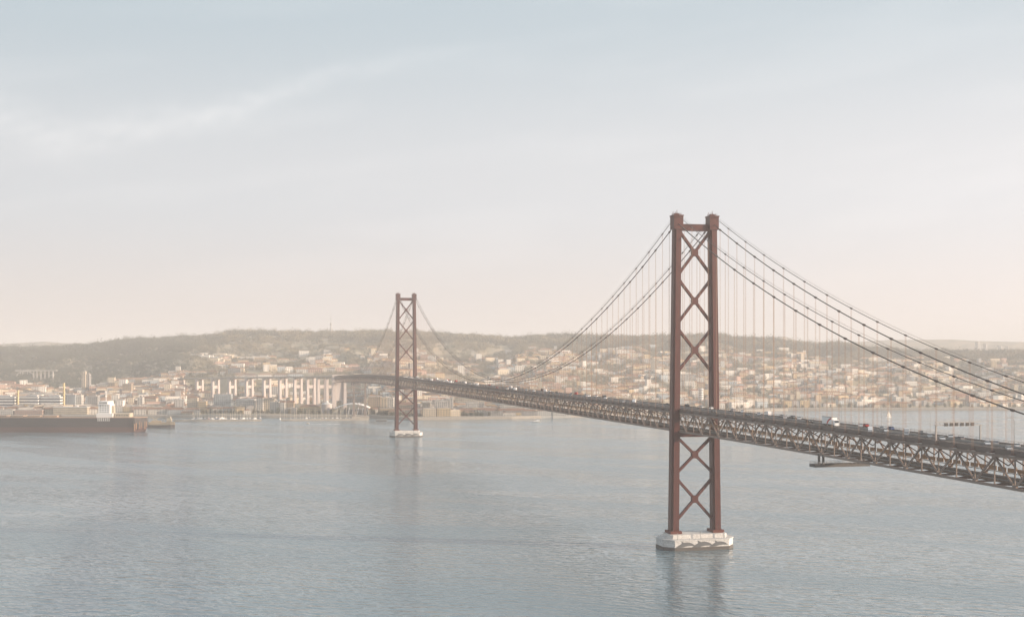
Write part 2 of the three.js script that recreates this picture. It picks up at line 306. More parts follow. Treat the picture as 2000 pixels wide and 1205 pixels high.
// main cables: the old thick pair and the thinner pair above it
const TOP = 186.5;
const cableY = (s) => (s < 0 ? (() => { const t = -s / SIDE; return mix(TOP, 74.5, t) - 4 * 24.3 * t * (1 - t); })() : s <= MAIN ? 84.2 + (TOP - 84.2) * ((s - MAIN / 2) / (MAIN / 2)) ** 2 : (() => { const t = (s - MAIN) / SIDE; return mix(TOP, 68, t) - 4 * 24.3 * t * (1 - t); })());
const upperY = (s) => cableY(s) + (s < 0 ? mix(4.5, 4.2, Math.min(1, -s / 483)) : s <= MAIN ? 2.0 + 2.5 * ((s - MAIN / 2) / (MAIN / 2)) ** 2 : mix(4.5, 3, (s - MAIN) / SIDE));
for (const z of [-ZC, ZC]) for (const [name, fn, r] of [['main_cable', cableY, 0.27], ['upper_cable', upperY, 0.16]]) {
  const rings = [], clamps = [];
  for (let s = CS; s <= MAIN + SIDE + 0.1; s += 11.5) { const S = Math.min(s, MAIN + SIDE), y = fn(S); const R = []; for (let k = 0; k < 8; k++) { const a = k / 8 * 2 * Math.PI; R.push([S, y + r * Math.cos(a), z + r * Math.sin(a)]); } rings.push(R); }
  const c = mesh(name, loft(rings), M.cable, bridge);
  for (let s = CS + (r > 0.25 ? 11.5 : 23); s < MAIN + SIDE; s += 23) { const d = (fn(s + 1) - fn(s - 1)) / 2; clamps.push(barGeo(V(s - 0.8, fn(s) - 0.8 * d, z), V(s + 0.8, fn(s) + 0.8 * d, z), r * 2 + 0.26)); }
  stuff(mesh('cable_bands', merge(clamps), M.cable, c));
  const hand = []; if (r < 0.25) for (let s = CS; s < MAIN + SIDE - 12; s += 23) for (const e of [-0.4, 0.4]) hand.push(barGeo(V(s, fn(s) + 1.25, z + e), V(s + 23, fn(s + 23) + 1.25, z + e), 0.045));
  if (hand.length) stuff(mesh('hand_ropes', merge(hand), M.cable, c));
}
// hangers at every panel point, alternately from the two cables
{
  const rest = [];
  let i = 0;
  for (let s = CS - PANEL * 3; s < MAIN + SIDE - 20; s += PANEL, i++) for (const z of [-ZC, ZC]) {
    if (s < CS + 12 || Math.abs(s) < 6 || Math.abs(s - MAIN) < 6) continue;
    const fn = i % 2 ? upperY : cableY, y1 = fn(s), y0 = roadY(s) - 0.9;
    if (y1 - y0 < 1.2) continue;
    if (s > MAIN) { for (const e of [-0.35, 0.35]) rest.push(barGeo(V(s + e, y0, z), V(s + e, y1, z), 0.09)); continue; }
    const h = group('hanger', bridge, s, y0, z);
    for (const e of [-0.38, 0.38]) { const o = mesh('rope', UNIT, M.rope, h); o.scale.set(0.075, y1 - y0, 0.075); o.position.set(e, (y1 - y0) / 2, 0); }
  }
  stuff(mesh('far_hangers', merge(rest), M.rope, bridge));
}
// road deck
{
  const deck = group('road_deck', bridge);
  mesh('roadway', strip(S0, S1, PANEL, (s, y) => rect(0, y - 0.3, 19.4, 0.6)), M.asphalt, deck);
  for (const z of [-ZT, ZT]) {
    mesh('fascia', strip(S0, S1, PANEL, (s, y) => rect(z, y - 0.75, 0.5, 1.5)), M.parapet, deck);
    mesh('kerb', strip(S0, S1, PANEL, (s, y) => rect(z * 0.955, y + 0.13, 0.4, 0.26)), M.parapet, deck);
    const rails = [strip(S0, S1, PANEL, (s, y) => rect(z, y + 1.05, 0.1, 0.09)), strip(S0, S1, PANEL, (s, y) => rect(z, y + 0.6, 0.05, 0.05))];
    mesh('railing', merge(rails), M.parapet, deck);
    const posts = []; for (let s = S0; s < S1; s += 2.875) posts.push(bb(0.08, 1.03, 0.08, s, roadY(s), z)); stuff(mesh('railing_posts', merge(posts), M.parapet, deck));
  }
  mesh('centre_barrier', strip(S0, S1, PANEL, (s, y) => [[-0.3, y + 0.004], [-0.12, y + 0.55], [0.12, y + 0.55], [0.3, y + 0.004]]), mat(0.26, 0.25, 0.24, 0.85), deck);
  const dash = []; for (let s = S0; s < 1013; s += 9) for (const z of [-6.4, -3.3, 3.3, 6.4]) dash.push(bx(3, 0.008, 0.16, s, roadY(s) + 0.006, z)); stuff(mesh('lane_markings', merge(dash), M.paint, deck));
  const beams = []; for (let s = S0; s < S1; s += PANEL) beams.push(bx(0.7, 1.5, 19, s, roadY(s) - 1.4, 0), bb(0.9, 0.5, 2.6, s, roadY(s) - 1.2, -10.4), bb(0.9, 0.5, 2.6, s, roadY(s) - 1.2, 10.4)); stuff(mesh('floor_beams', merge(beams), M.trussRed, deck));
  const str = []; for (const z of [-7.5, -4.5, -1.5, 1.5, 4.5, 7.5]) str.push(strip(S0, S1, PANEL, (s, y) => rect(z, y - 1.0, 0.3, 0.75))); mesh('stringers', merge(str), M.trussRed, deck);
}
// stiffening truss: verticals at each panel, diagonals meeting at every second bottom node
for (const z of [-ZT, ZT]) {
  const tr = group('stiffening_truss', bridge);
  mesh('top_chord', strip(S0, S1, PANEL, (s, y) => rect(z, y - 2.15, 0.75, 0.95)), M.truss, tr);
  mesh('bottom_chord', strip(S0, S1, PANEL, (s, y) => rect(z, y - DEPTH, 0.75, 0.95)), M.truss, tr);
  const rest = []; let i = 0;
  for (let s = S0; s < S1 - 1; s += PANEL, i++) {
    const t0 = roadY(s) - 2.6, b0 = roadY(s) - DEPTH + 0.45, t1 = roadY(s + PANEL) - 2.6, b1 = roadY(s + PANEL) - DEPTH + 0.45;
    const a = i % 2 ? V(s, t0, z) : V(s, b0, z), b = i % 2 ? V(s + PANEL, b1, z) : V(s + PANEL, t1, z);
    if (s < MAIN) {
      member('vertical', tr, M.truss, V(s, b0, z), V(s, t0, z), 0.42, 0.42);
      member('diagonal', tr, M.truss, a, b, 0.62, 0.55);
      mesh('node_plate', UNIT, M.truss, tr).position.set(s, i % 2 ? t0 + 0.1 : b0 - 0.1, z); tr.children[tr.children.length - 1].scale.set(2.0, 1.3, 0.86);
    } else rest.push(barGeo(V(s, b0, z), V(s, t0, z), 0.45), barGeo(a, b, 0.62));
  }
  stuff(mesh('far_bays', merge(rest), M.truss, tr));
}
// cross frames, lower lateral bracing and the railway floor
{
  const rest = []; let i = 0;
  for (let s = S0; s < S1 - 1; s += PANEL, i++) {
    const y = roadY(s), t = y - 2.7, b = y - DEPTH + 0.3;
    const list = [barGeo(V(s, b, -ZT), V(s, b, ZT), 0.6, 0.8), barGeo(V(s, t, -ZT), V(s, (t + b) / 2 + 1.6, -4.4), 0.34, 0.34, V(1, 0, 0)), barGeo(V(s, t, ZT), V(s, (t + b) / 2 + 1.6, 4.4), 0.34, 0.34, V(1, 0, 0)), barGeo(V(s, t, 0), V(s, (t + b) / 2 + 1.6, -4.4), 0.3, 0.3, V(1, 0, 0)), barGeo(V(s, t, 0), V(s, (t + b) / 2 + 1.6, 4.4), 0.3, 0.3, V(1, 0, 0)), barGeo(V(s, b, i % 2 ? -ZT : ZT), V(s + PANEL, roadY(s + PANEL) - DEPTH + 0.3, i % 2 ? ZT : -ZT), 0.4, 0.4, V(0, 1, 0))];
    if (s < MAIN) mesh('cross_frame', merge(list), M.trussRed, bridge); else rest.push(...list);
  }
  stuff(mesh('far_cross_frames', merge(rest), M.trussRed, bridge));
  const rail = group('rail_deck', bridge);
  mesh('floor', strip(S0, S1, PANEL, (s, y) => rect(0, y - DEPTH + 1.0, 12.5, 0.5)), M.rail, rail);
  for (const z of [-4.9, -3.4, 3.4, 4.9]) mesh('track', strip(S0, S1, PANEL, (s, y) => rect(z * 0.8, y - DEPTH + 1.35, 0.18, 0.2)), M.steel, rail);
  const pg = new THREE.BoxGeometry(1, 1, 1);
  for (let s = S0; s < MAIN; s += 5.75) { const o = mesh('guard_panel', pg, M.ochre, rail); o.scale.set(4.9, 1.5 + 0.25 * rnd(), 0.12); o.position.set(s + 2.9, roadY(s) - DEPTH + 3.4 + 0.12 * rnd(), 7.2); }
  mesh('guard_rail', strip(S0, S1, PANEL, (s, y) => rect(7.2, y - DEPTH + 2.3, 0.2, 0.25)), M.rail, rail);
}
// the slender steel bent that carries the cable ends on the north shore, and the white end pier
{
  const s = MAIN + SIDE, b = group('cable_bent', bridge, s, 0, 0), top = roadY(s) - DEPTH - 0.5;
  for (const [x, z] of [[-6, -9.9], [-6, 9.9], [6, -9.9], [6, 9.9]]) member('leg', b, M.truss, V(x * 1.5, 3, z), V(x * 0.4, top, z), 1.5, 1.5);
  for (const x of [-1, 1]) for (const sz of [-1, 1]) member('brace', b, M.truss, V(x * 8.6, 6, 9.5 * sz), V(x * 5.6, 36, -9.5 * sz), 0.5, 0.5, V(1, 0, 0));
  mesh('cap_beam', bx(8, 1.6, 21, 0, top - 0.3, 0), M.truss, b);
  mesh('footing', bb(26, 3.4, 30, 0, 1.5, 0), M.stone, b);
  const e = group('end_pier', bridge, S1 + 9, 0, 0), h = roadY(S1) + 1.0;
  for (const z of [-11, 11]) mesh('wall', loft([[[-8, 4, z - 3.2], [8, 4, z - 3.2], [8, 4, z + 3.2], [-8, 4, z + 3.2]], [[-5, h, z - 2.4], [5, h, z - 2.4], [5, h, z + 2.4], [-5, h, z + 2.4]]]), M.paleConcrete, e);
  mesh('cross_wall', bb(7, h - 22, 17, 0, 20, 0), M.paleConcrete, e);
  mesh('cap', bx(12, 2.2, 28.5, 0, h + 0.6, 0), M.paleConcrete, e);
}

// ---------------------------------------------------------------- concrete approach viaduct curving away behind the end pier
{
  const v = group('approach_viaduct'); tag(v, 'white concrete road viaduct on tall portal piers behind the yacht basin', 'viaduct');
  const px = [656, 641, 624, 603, 578, 549, 518, 484, 451, 419, 388, 352];
  const start = place(S1 + 16, 0, 0), pts = [[start.x, start.z]];
  let D = -start.z, q = start.x / D * F + 1000;
  const shift = q - px[0];
  for (let i = 1; i < px.length; i++) {
    const b = px[i] + shift * (1 - i / (px.length - 1));
    let d2 = D; const [x0, z0] = pts[i - 1];
    for (let e = D; e < D + 90; e += 0.5) { d2 = e; if (Math.hypot(XP(b, e) - x0, -e - z0) >= 58) break; }
    if (Math.hypot(XP(b, d2) - x0, -d2 - z0) > 66) d2 = D + 8;
    D = d2; pts.push([XP(b, D), -D]);
  }
  const H = pts.map(([x, z], i) => mix(roadY(S1), HT(739, D), i / (pts.length - 1)));
  const dir = pts.map((p, i) => { const a = pts[Math.max(0, i - 1)], b = pts[Math.min(pts.length - 1, i + 1)], l = Math.hypot(b[0] - a[0], b[1] - a[1]); return [(b[0] - a[0]) / l, (b[1] - a[1]) / l]; });
  const ringAt = (x, z, dx, dz, y, haunch) => [[-11, 0.9], [11, 0.9], [11, -0.6], [8.6, -1.6 - haunch], [-8.6, -1.6 - haunch], [-11, -0.6]].map(([o, h]) => [x - dz * o, y + h, z + dx * o]);
  for (let i = 0; i + 1 < pts.length; i++) {
    const R = []; for (let k = 0; k <= 8; k++) { const t = k / 8, a = pts[i], b = pts[i + 1], dx = mix(dir[i][0], dir[i + 1][0], t), dz = mix(dir[i][1], dir[i + 1][1], t), l = Math.hypot(dx, dz); R.push(ringAt(mix(a[0], b[0], t), mix(a[1], b[1], t), dx / l, dz / l, mix(H[i], H[i + 1], t), 2.6 * (2 * t - 1) ** 2)); }
    mesh('deck_span', loft(R), M.concrete, v);
  }
  pts.forEach(([x, z], i) => {
    if (!i) return;
    const b = 1000 + x / -z * F, g = groundH(b, -z) - 3, top = H[i] - 3.6, P = group('portal_pier', v, x, 0, z, Math.atan2(-dir[i][1], dir[i][0]));
    for (const o of [-7.6, 7.6]) mesh('column', loft([[[-3.6, g, o - 3.0], [-3.6, g, o + 3.0], [3.6, g, o + 3.0], [3.6, g, o - 3.0]], [[-2.9, top, o - 2.5], [-2.9, top, o + 2.5], [2.9, top, o + 2.5], [2.9, top, o - 2.5]]]), M.paleConcrete, P);
    mesh('crossbeam', bx(4.6, 6.4, 11, 0, Math.max(top - 17, g + 6), 0), M.paleConcrete, P);
    mesh('bearing_beam', bx(6.2, 1.8, 21, 0, top + 0.5, 0), M.paleConcrete, P);
  });
}

// ---------------------------------------------------------------- buildings of the north bank
const wallTones = { white: [0.70, 0.67, 0.62], cream: [0.66, 0.57, 0.44], pink: [0.55, 0.38, 0.31], ochre: [0.60, 0.47, 0.29], grey: [0.40, 0.39, 0.38], blue: [0.42, 0.47, 0.50], tan: [0.48, 0.37, 0.26] };
const wallMat = {}; for (const [k, c] of Object.entries(wallTones)) wallMat[k] = mat(...c, 0.9, { map: scaled(blotchTex, 0.6, 0.6) });
const roofMat = { tile: mat(0.28, 0.145, 0.09, 0.9, { map: scaled(blotchTex, 0.8, 0.8) }), flat: mat(0.36, 0.33, 0.30, 0.95), slate: mat(0.20, 0.20, 0.21, 0.9), pale: mat(0.60, 0.59, 0.57, 0.8) };
/** gable roof over w x d */
function gable(w, d, h, y) { const a = w / 2 + 0.4, b = d / 2 + 0.4; return loft([[[-a, y, -b], [-a, y + h, 0], [-a, y, b]], [[a, y, -b], [a, y + h, 0], [a, y, b]]]); }
function hip(w, d, h, y) { const a = w / 2 + 0.4, b = d / 2 + 0.4, c = Math.max(0, a - b); return loft([[[-a, y, -b], [-a, y, b], [a, y, b], [a, y, -b]], [[-c, y + h, -0.1], [-c, y + h, 0.1], [c, y + h, 0.1], [c, y + h, -0.1]]]); }
/** rows of dark window openings set into all four faces; storeys of 3.2 m */
function windowGeo(w, d, h, step = 3.4) {
  const g = [], fl = Math.max(1, Math.floor(h / 3.3)), nx = Math.max(1, Math.floor(w / step)), nz = Math.max(1, Math.floor(d / step));
  for (let f = 0; f < fl; f++) { const y = 1.0 + f * 3.3; if (y + 1.7 > h) break;
    for (let i = 0; i < nx; i++) for (const s of [-1, 1]) g.push(bb(1.5, 1.7, 0.12, (i + 0.5 - nx / 2) * (w / nx), y, s * (d / 2)));
    for (let i = 0; i < nz; i++) for (const s of [-1, 1]) g.push(bb(0.12, 1.7, 1.5, s * (w / 2), y, (i + 0.5 - nz / 2) * (d / nz))); }
  return merge(g);
}
/** unlike houses: name, label, where (bearing p, distance D), size, wall tone, roof kind, turn */
function building(name, label, category, p, D, w, h, d, tone, roof, turn = 0, grp, base = null) {
  const y = base ?? groundH(p, D) - 0.5, b = group(name, scene, XP(p, D), y, -D, turn); tag(b, label, category, grp);
  mesh('wall', bb(w, h, d, 0, -6, 0).scale(1, (h + 6) / h, 1).translate(0, -6 + 6 * (h + 6) / h, 0), wallMat[tone], b);
  const r = roof === 'gable' ? gable(w, d, Math.min(4, d * 0.28), h) : roof === 'hip' ? hip(w, d, Math.min(4, d * 0.26), h) : merge([bb(w + 0.5, 0.5, d + 0.5, 0, h, 0), bb(Math.min(4, w * 0.3), 2.2, Math.min(4, d * 0.4), w * 0.15, h + 0.5, 0)]);
  mesh('roof', r, roof === 'gable' || roof === 'hip' ? roofMat.tile : roof === 'slate' ? roofMat.slate : roof === 'pale' ? roofMat.pale : roofMat.flat, b);
  stuff(mesh('windows', windowGeo(w, d, h), M.window, b));
  return b;
}
const span = (p0, p1, D) => (p1 - p0) / F * D;
/** building from its outline as sighted: bearings of its ends, sight line of its roof edge, distance */
function sighted(name, label, cat, p0, p1, yTop, D, deep, tone, roof, turn = 0, grp) {
  const p = (p0 + p1) / 2, g = groundH(p, D) - 0.5; return building(name, label, cat, p, D, span(p0, p1, D), Math.max(4, HT(yTop, D) - g), deep, tone, roof, turn, grp);
}
// three white office wings with dark ribbon windows, and the two yellow stair towers beside them
for (const [k, [p0, p1, say]] of [[-30, 31, 'leftmost white office wing with dark ribbon windows, cut by the picture edge'], [36, 78, 'middle white office wing with dark ribbon windows between the yellow stair towers'], [81, 121, 'right white office wing with dark ribbon windows beside the right yellow tower']].entries()) {
  const D = 2360 + k * 6, w = span(p0, p1, D), b = group('office_wing', scene, XP((p0 + p1) / 2, D), GROUND - 0.5, -D, -0.06); tag(b, say, 'office', 'white ribbon-windowed offices behind the ship');
  const top = HT(773, D) - GROUND;
  mesh('podium', bb(w + 4, 9, 26, 0, 0, 0), wallMat.cream, b);
  mesh('core', bb(w - 1.4, top - 9.5, 20.6, 0, 9, 0), M.window, b);
  for (let f = 0; f < 4; f++) mesh('floor_band', bb(w, 2.1, 22, 0, 10 + f * (top - 11.5) / 3.4, 0), M.white, b);
  mesh('roof_deck', bb(w * 0.5, 2.2, 9, 4, top - 0.7, -2), roofMat.pale, b);
}
for (const [p, y0, D, say] of [[33.5, 762, 2348, 'yellow stair tower between the left and middle white offices'], [123.5, 748, 2352, 'taller yellow stair tower at the right end of the white offices']]) {
  const t = group('stair_tower', scene, XP(p, D), GROUND - 0.5, -D); tag(t, say, 'tower', 'yellow stair towers'); const h = HT(y0, D) - GROUND;
  mesh('shaft', bb(2.5, h, 4, 0, 0, 0), mat(0.60, 0.46, 0.24, 0.85), t); mesh('cap', bb(3.0, 0.8, 4.6, 0, h, 0), wallMat.cream, t);
  for (let k = 1; k < 7; k++) mesh('slot_window', bb(1.2, 1.4, 0.12, 0, k * h / 7.5, 2.01), M.window, t);
}
for (const a of [
  ['hall', 'long white colonnaded dock hall behind the dark ship, at the left picture edge', 'hall', -40, 26, 800, 2262, 14, 'white', 'flat'],
  ['hall', 'brownish dock hall behind the dark ship, left of the beige hall', 'hall', 30, 84, 801, 2262, 14, 'pink', 'flat'],
  ['hall', 'low beige hall with a dark window strip just left of the ship superstructure', 'hall', 106, 172, 795, 2266, 18, 'cream', 'pale'],
  ['office_building', 'grey glazed office block right of the taller yellow stair tower', 'office', 126, 148, 771, 2400, 16, 'blue', 'flat'],
  ['office_building', 'narrow white office block joined to the grey glazed one', 'office', 149, 160, 772, 2405, 14, 'white', 'flat'],
  ['office_building', 'grey office block rising behind the ship superstructure', 'office', 172, 192, 774, 2420, 16, 'grey', 'flat'],
  ['apartment_tower', 'slim cream apartment tower, left of the close pair on the valley floor', 'tower', 160, 167, 726, 2920, 12, 'cream', 'flat'],
  ['apartment_tower', 'grey apartment tower, right of the close pair on the valley floor', 'tower', 167.6, 175, 731, 2926, 13, 'grey', 'flat'],
  ['apartment_block', 'white slab block above the dark trees right of the ship', 'apartment', 269, 279, 776, 2420, 12, 'white', 'flat'],
  ['apartment_block', 'long pale apartment block on the rise left of the viaduct', 'apartment', 297, 326, 739, 2980, 14, 'cream', 'hip'],
  ['apartment_block', 'brown gridded block above the ship stern', 'apartment', 240, 257, 750, 2800, 16, 'tan', 'flat'],
  ['warehouse', 'low cream warehouse left of the first yacht basin', 'warehouse', 273, 306, 778, 2480, 18, 'cream', 'gable'],
  ['warehouse', 'white warehouse with pale roof behind the small working vessel', 'warehouse', 330, 362, 780, 2450, 20, 'white', 'pale'],
  ['warehouse', 'cream quayside shed at the left end of the yacht basin', 'warehouse', 354, 376, 813, 2256, 10, 'cream', 'gable'],
  ['house', 'cream house with tiled roof above the left yacht masts', 'house', 366, 386, 777, 2330, 12, 'cream', 'hip'],
  ['house', 'yellow cube-shaped house behind the left yacht masts', 'house', 387, 403, 784, 2320, 12, 'ochre', 'flat'],
  ['apartment_block', 'greenish white stepped block below the viaduct deck', 'apartment', 418, 452, 770, 2460, 16, 'blue', 'flat'],
  ['hall', 'white market hall with a pale roof below the fourth viaduct pier', 'hall', 462, 498, 780, 2380, 18, 'white', 'pale'],
  ['house', 'white gabled house between the viaduct piers', 'house', 502, 514, 777, 2360, 14, 'white', 'gable'],
  ['hall', 'cream hall with a flat roof below the viaduct crossbeams', 'hall', 515, 536, 779, 2370, 16, 'cream', 'flat'],
  ['house', 'pale double house behind the right yacht masts', 'house', 527, 545, 785, 2330, 12, 'white', 'flat'],
  ['house', 'white cottage with steep tiled roof behind the right yacht masts', 'house', 547, 556, 786, 2320, 10, 'white', 'gable'],
  ['house', 'small tan gabled house left of the orange-roofed pavilion', 'house', 560, 574, 786, 2330, 12, 'tan', 'gable'],
  ['pavilion', 'low pavilion with broad orange roofs beside the white silo', 'pavilion', 586, 624, 794, 2310, 22, 'ochre', 'hip'],
  ['warehouse', 'tan windowless cube right of the curved white roof', 'warehouse', 720, 744, 775, 2300, 26, 'tan', 'flat'],
  ['warehouse', 'pale narrow block joined to the tan cube', 'warehouse', 745, 756, 776, 2304, 22, 'cream', 'flat'],
  ['warehouse', 'light grey block left of the far tower, beside the pale narrow one', 'warehouse', 757, 769, 777, 2308, 22, 'white', 'flat'],
  ['warehouse', 'tan shed seen between the legs of the far tower', 'warehouse', 775, 806, 790, 2280, 18, 'tan', 'gable'],
  ['office_building', 'white glazed block with vertical fins right of the far tower', 'office', 851, 878, 782, 2255, 16, 'white', 'flat'],
  ['office_building', 'narrow white stair block at the right of the finned office', 'office', 879, 885, 776, 2256, 16, 'white', 'flat'],
  ['palace', 'long cream three-storey palace with rows of windows under the bridge deck', 'palace', 889, 946, 776, 2420, 16, 'cream', 'hip'],
  ['office_building', 'white block with roof terrace in front of the cream palace', 'office', 910, 934, 785, 2262, 18, 'white', 'flat'],
  ['office_building', 'grey-white block right of the terraced white block', 'office', 935, 946, 787, 2264, 18, 'grey', 'flat'],
  ['hall', 'long low white hall near the shore, left of the two-masted boat', 'hall', 977, 1046, 785, 2310, 22, 'white', 'pale'],
  ['warehouse', 'cream warehouse under the deck right of the long white hall', 'warehouse', 1052, 1076, 793, 2330, 16, 'cream', 'gable'],
  ['warehouse', 'small white warehouse at the shore under the truss', 'warehouse', 1082, 1100, 797, 2330, 16, 'white', 'gable'],
  ['apartment_block', 'cream slab seen low between the near tower legs and the left hangers', 'apartment', 1272, 1284, 702, 3300, 14, 'cream', 'flat'],
  ['apartment_block', 'broad white terrace left of the near tower at mid-slope', 'apartment', 1262, 1292, 730, 3050, 14, 'white', 'flat'],
  ['apartment_block', 'long white block on the slope seen between the near tower legs', 'apartment', 1326, 1356, 731, 3000, 14, 'white', 'flat'],
]) sighted(...a);
// low lit houses crowding the knoll at the far left
[['white', -26], ['cream', -12], ['white', 4], ['cream', 14], ['white', 22], ['tan', 31]].forEach(([tone, p], i) => building('house', 'pale sunlit house crowded on the knoll at the far left', 'house', p, 2900 + 25 * (i % 3), rr(10, 18), rr(8, 15), 11, tone, i % 2 ? 'flat' : 'hip', rr(-0.3, 0.3), 'houses on the left knoll'));
// round banded tower seen between the legs of the near tower
{
  const D = 2640, p = 1369.5, t = group('round_tower', scene, XP(p, D), groundH(p, D) - 1, -D), h = HT(757, D) - groundH(p, D) + 1; tag(t, 'round white tower with dark floor rings between the near tower legs', 'tower');
  mesh('core', cyl(4.6, 4.6, h - 1, 0, 0, 0, 20), M.window, t); const n = 9; for (let k = 0; k < n; k++) mesh('floor_ring', cyl(5.2, 5.2, h / n * 0.55, 0, k * h / n, 0, 20), M.white, t);
}
// white eight-sided silo and the hall with the sweeping white roof by the shore
{
  const D = 2300, t = group('silo', scene, XP(638, D), GROUND - 0.5, -D); tag(t, 'white eight-sided silo with conical top beside the end pier', 'silo');
  mesh('drum', cyl(10, 10, 17, 0, 0, 0, 8), M.paleConcrete, t); mesh('cone', cyl(10.6, 1.6, 4.2, 0, 17, 0, 8), roofMat.pale, t); mesh('lantern', cyl(1.7, 1.7, 1.6, 0, 21.2, 0, 8), M.white, t);
  const c = group('waterfront_hall', scene, XP(690, 2272), GROUND - 0.4, -2272); tag(c, 'waterfront hall with a sweeping curved white roof beneath the bridge end', 'hall');
  const R = []; for (let i = 0; i <= 16; i++) { const u = i / 16, x = mix(-30, 29, u), y = 7 + 14.5 * Math.sin(Math.PI * clamp(0.12 + 0.62 * u)) - 5 * u * u; R.push([[x, y - 1.2, -14], [x, y, -13], [x, y + 0.7, 0], [x, y, 13], [x, y - 1.2, 14], [x, y - 1.7, 0]]); }
  mesh('curved_roof', loft(R), M.white, c); mesh('glazed_wall', bb(40, 9, 18, 4, 0, 0), M.window, c);
  for (const x of [-8, -1, 8, 16, 24]) mesh('rib', barGeo(V(x, 0, 12.4), V(x + 2.5, 15 - Math.abs(x - 2) * 0.16, 12.6), 0.9), M.white, c);
}
// slender tower blocks on the skyline at the far right
[[1911, 668, 'tallest pale slab tower on the far right skyline, leftmost of four'], [1926, 672, 'second pale slab tower from the left on the far right skyline'], [1955, 676, 'third pale slab tower from the left on the far right skyline'], [1969, 677, 'rightmost pale slab tower on the far right skyline']].forEach(([p, y, say], i) => {
  const D = 5600, base = HT(712, D), t = group('slab_tower', scene, XP(p, D), base, -D, 0.2); tag(t, say, 'tower', 'slab towers on the right skyline'); const h = HT(y, D) - base;
  mesh('wall', bb(i ? 9 : 13, h, 24), wallMat.white, t); mesh('roof', bb(i ? 9.6 : 13.6, 1.4, 24.6, 0, h, 0), roofMat.flat, t); for (let k = 0; k < 8; k++) mesh('balcony_band', bb(i ? 9.3 : 13.3, 1.0, 12, 0, 22 + k * (h - 24) / 8, 7), wallMat.grey, t);
});
// arched road viaduct across the valley at the left
{
  const D = 3350, y = HT(723, D), v = group('arch_viaduct', scene, XP(68, D), 0, -D, 0.1); tag(v, 'pale arched road viaduct across the dark valley at the left', 'viaduct');
  mesh('deck', bb(104, 2.2, 10, 2, y - 2.2, 0), M.concrete, v);
  const R = []; for (let i = 0; i <= 14; i++) { const a = i / 14 * Math.PI, x = -26 - 21 * Math.cos(a), h = y - 16 + 12.5 * Math.sin(a); R.push([[x, h, -4], [x, h + 1.6, -4], [x, h + 1.6, 4], [x, h, 4]]); }
  mesh('arch', loft(R), M.concrete, v);
  for (const x of [-4, 4, 14, 24, 34, 44]) mesh('pillar', bb(1.6, 24, 7, x, y - 26.2, 0), M.concrete, v);
  for (const x of [-38, -32, -20, -14]) mesh('spandrel_post', bb(0.8, 8, 6, x, y - 10, 0), M.concrete, v);
}
// broadcasting mast on the ridge
{
  const D = 4280, g = HT(652, D), t = group('radio_mast', scene, XP(646, D), g - 2, -D), h = HT(613, D) - g; tag(t, 'slim radio mast standing on the wooded ridge', 'mast');
  mesh('base_building', bb(16, 9, 12, 0, -2, 0), wallMat.white, t); mesh('shaft', cyl(3.0, 1.6, h * 0.55, 0, 0, 0, 10), M.steel, t);
  for (const k of [0.46, 0.5, 0.54]) mesh('platform', cyl(4.2, 4.2, 1.4, 0, h * k, 0, 12), M.steel, t); mesh('needle', cyl(1.0, 0.45, h * 0.47, 0, h * 0.55, 0, 8), M.steel, t);
}

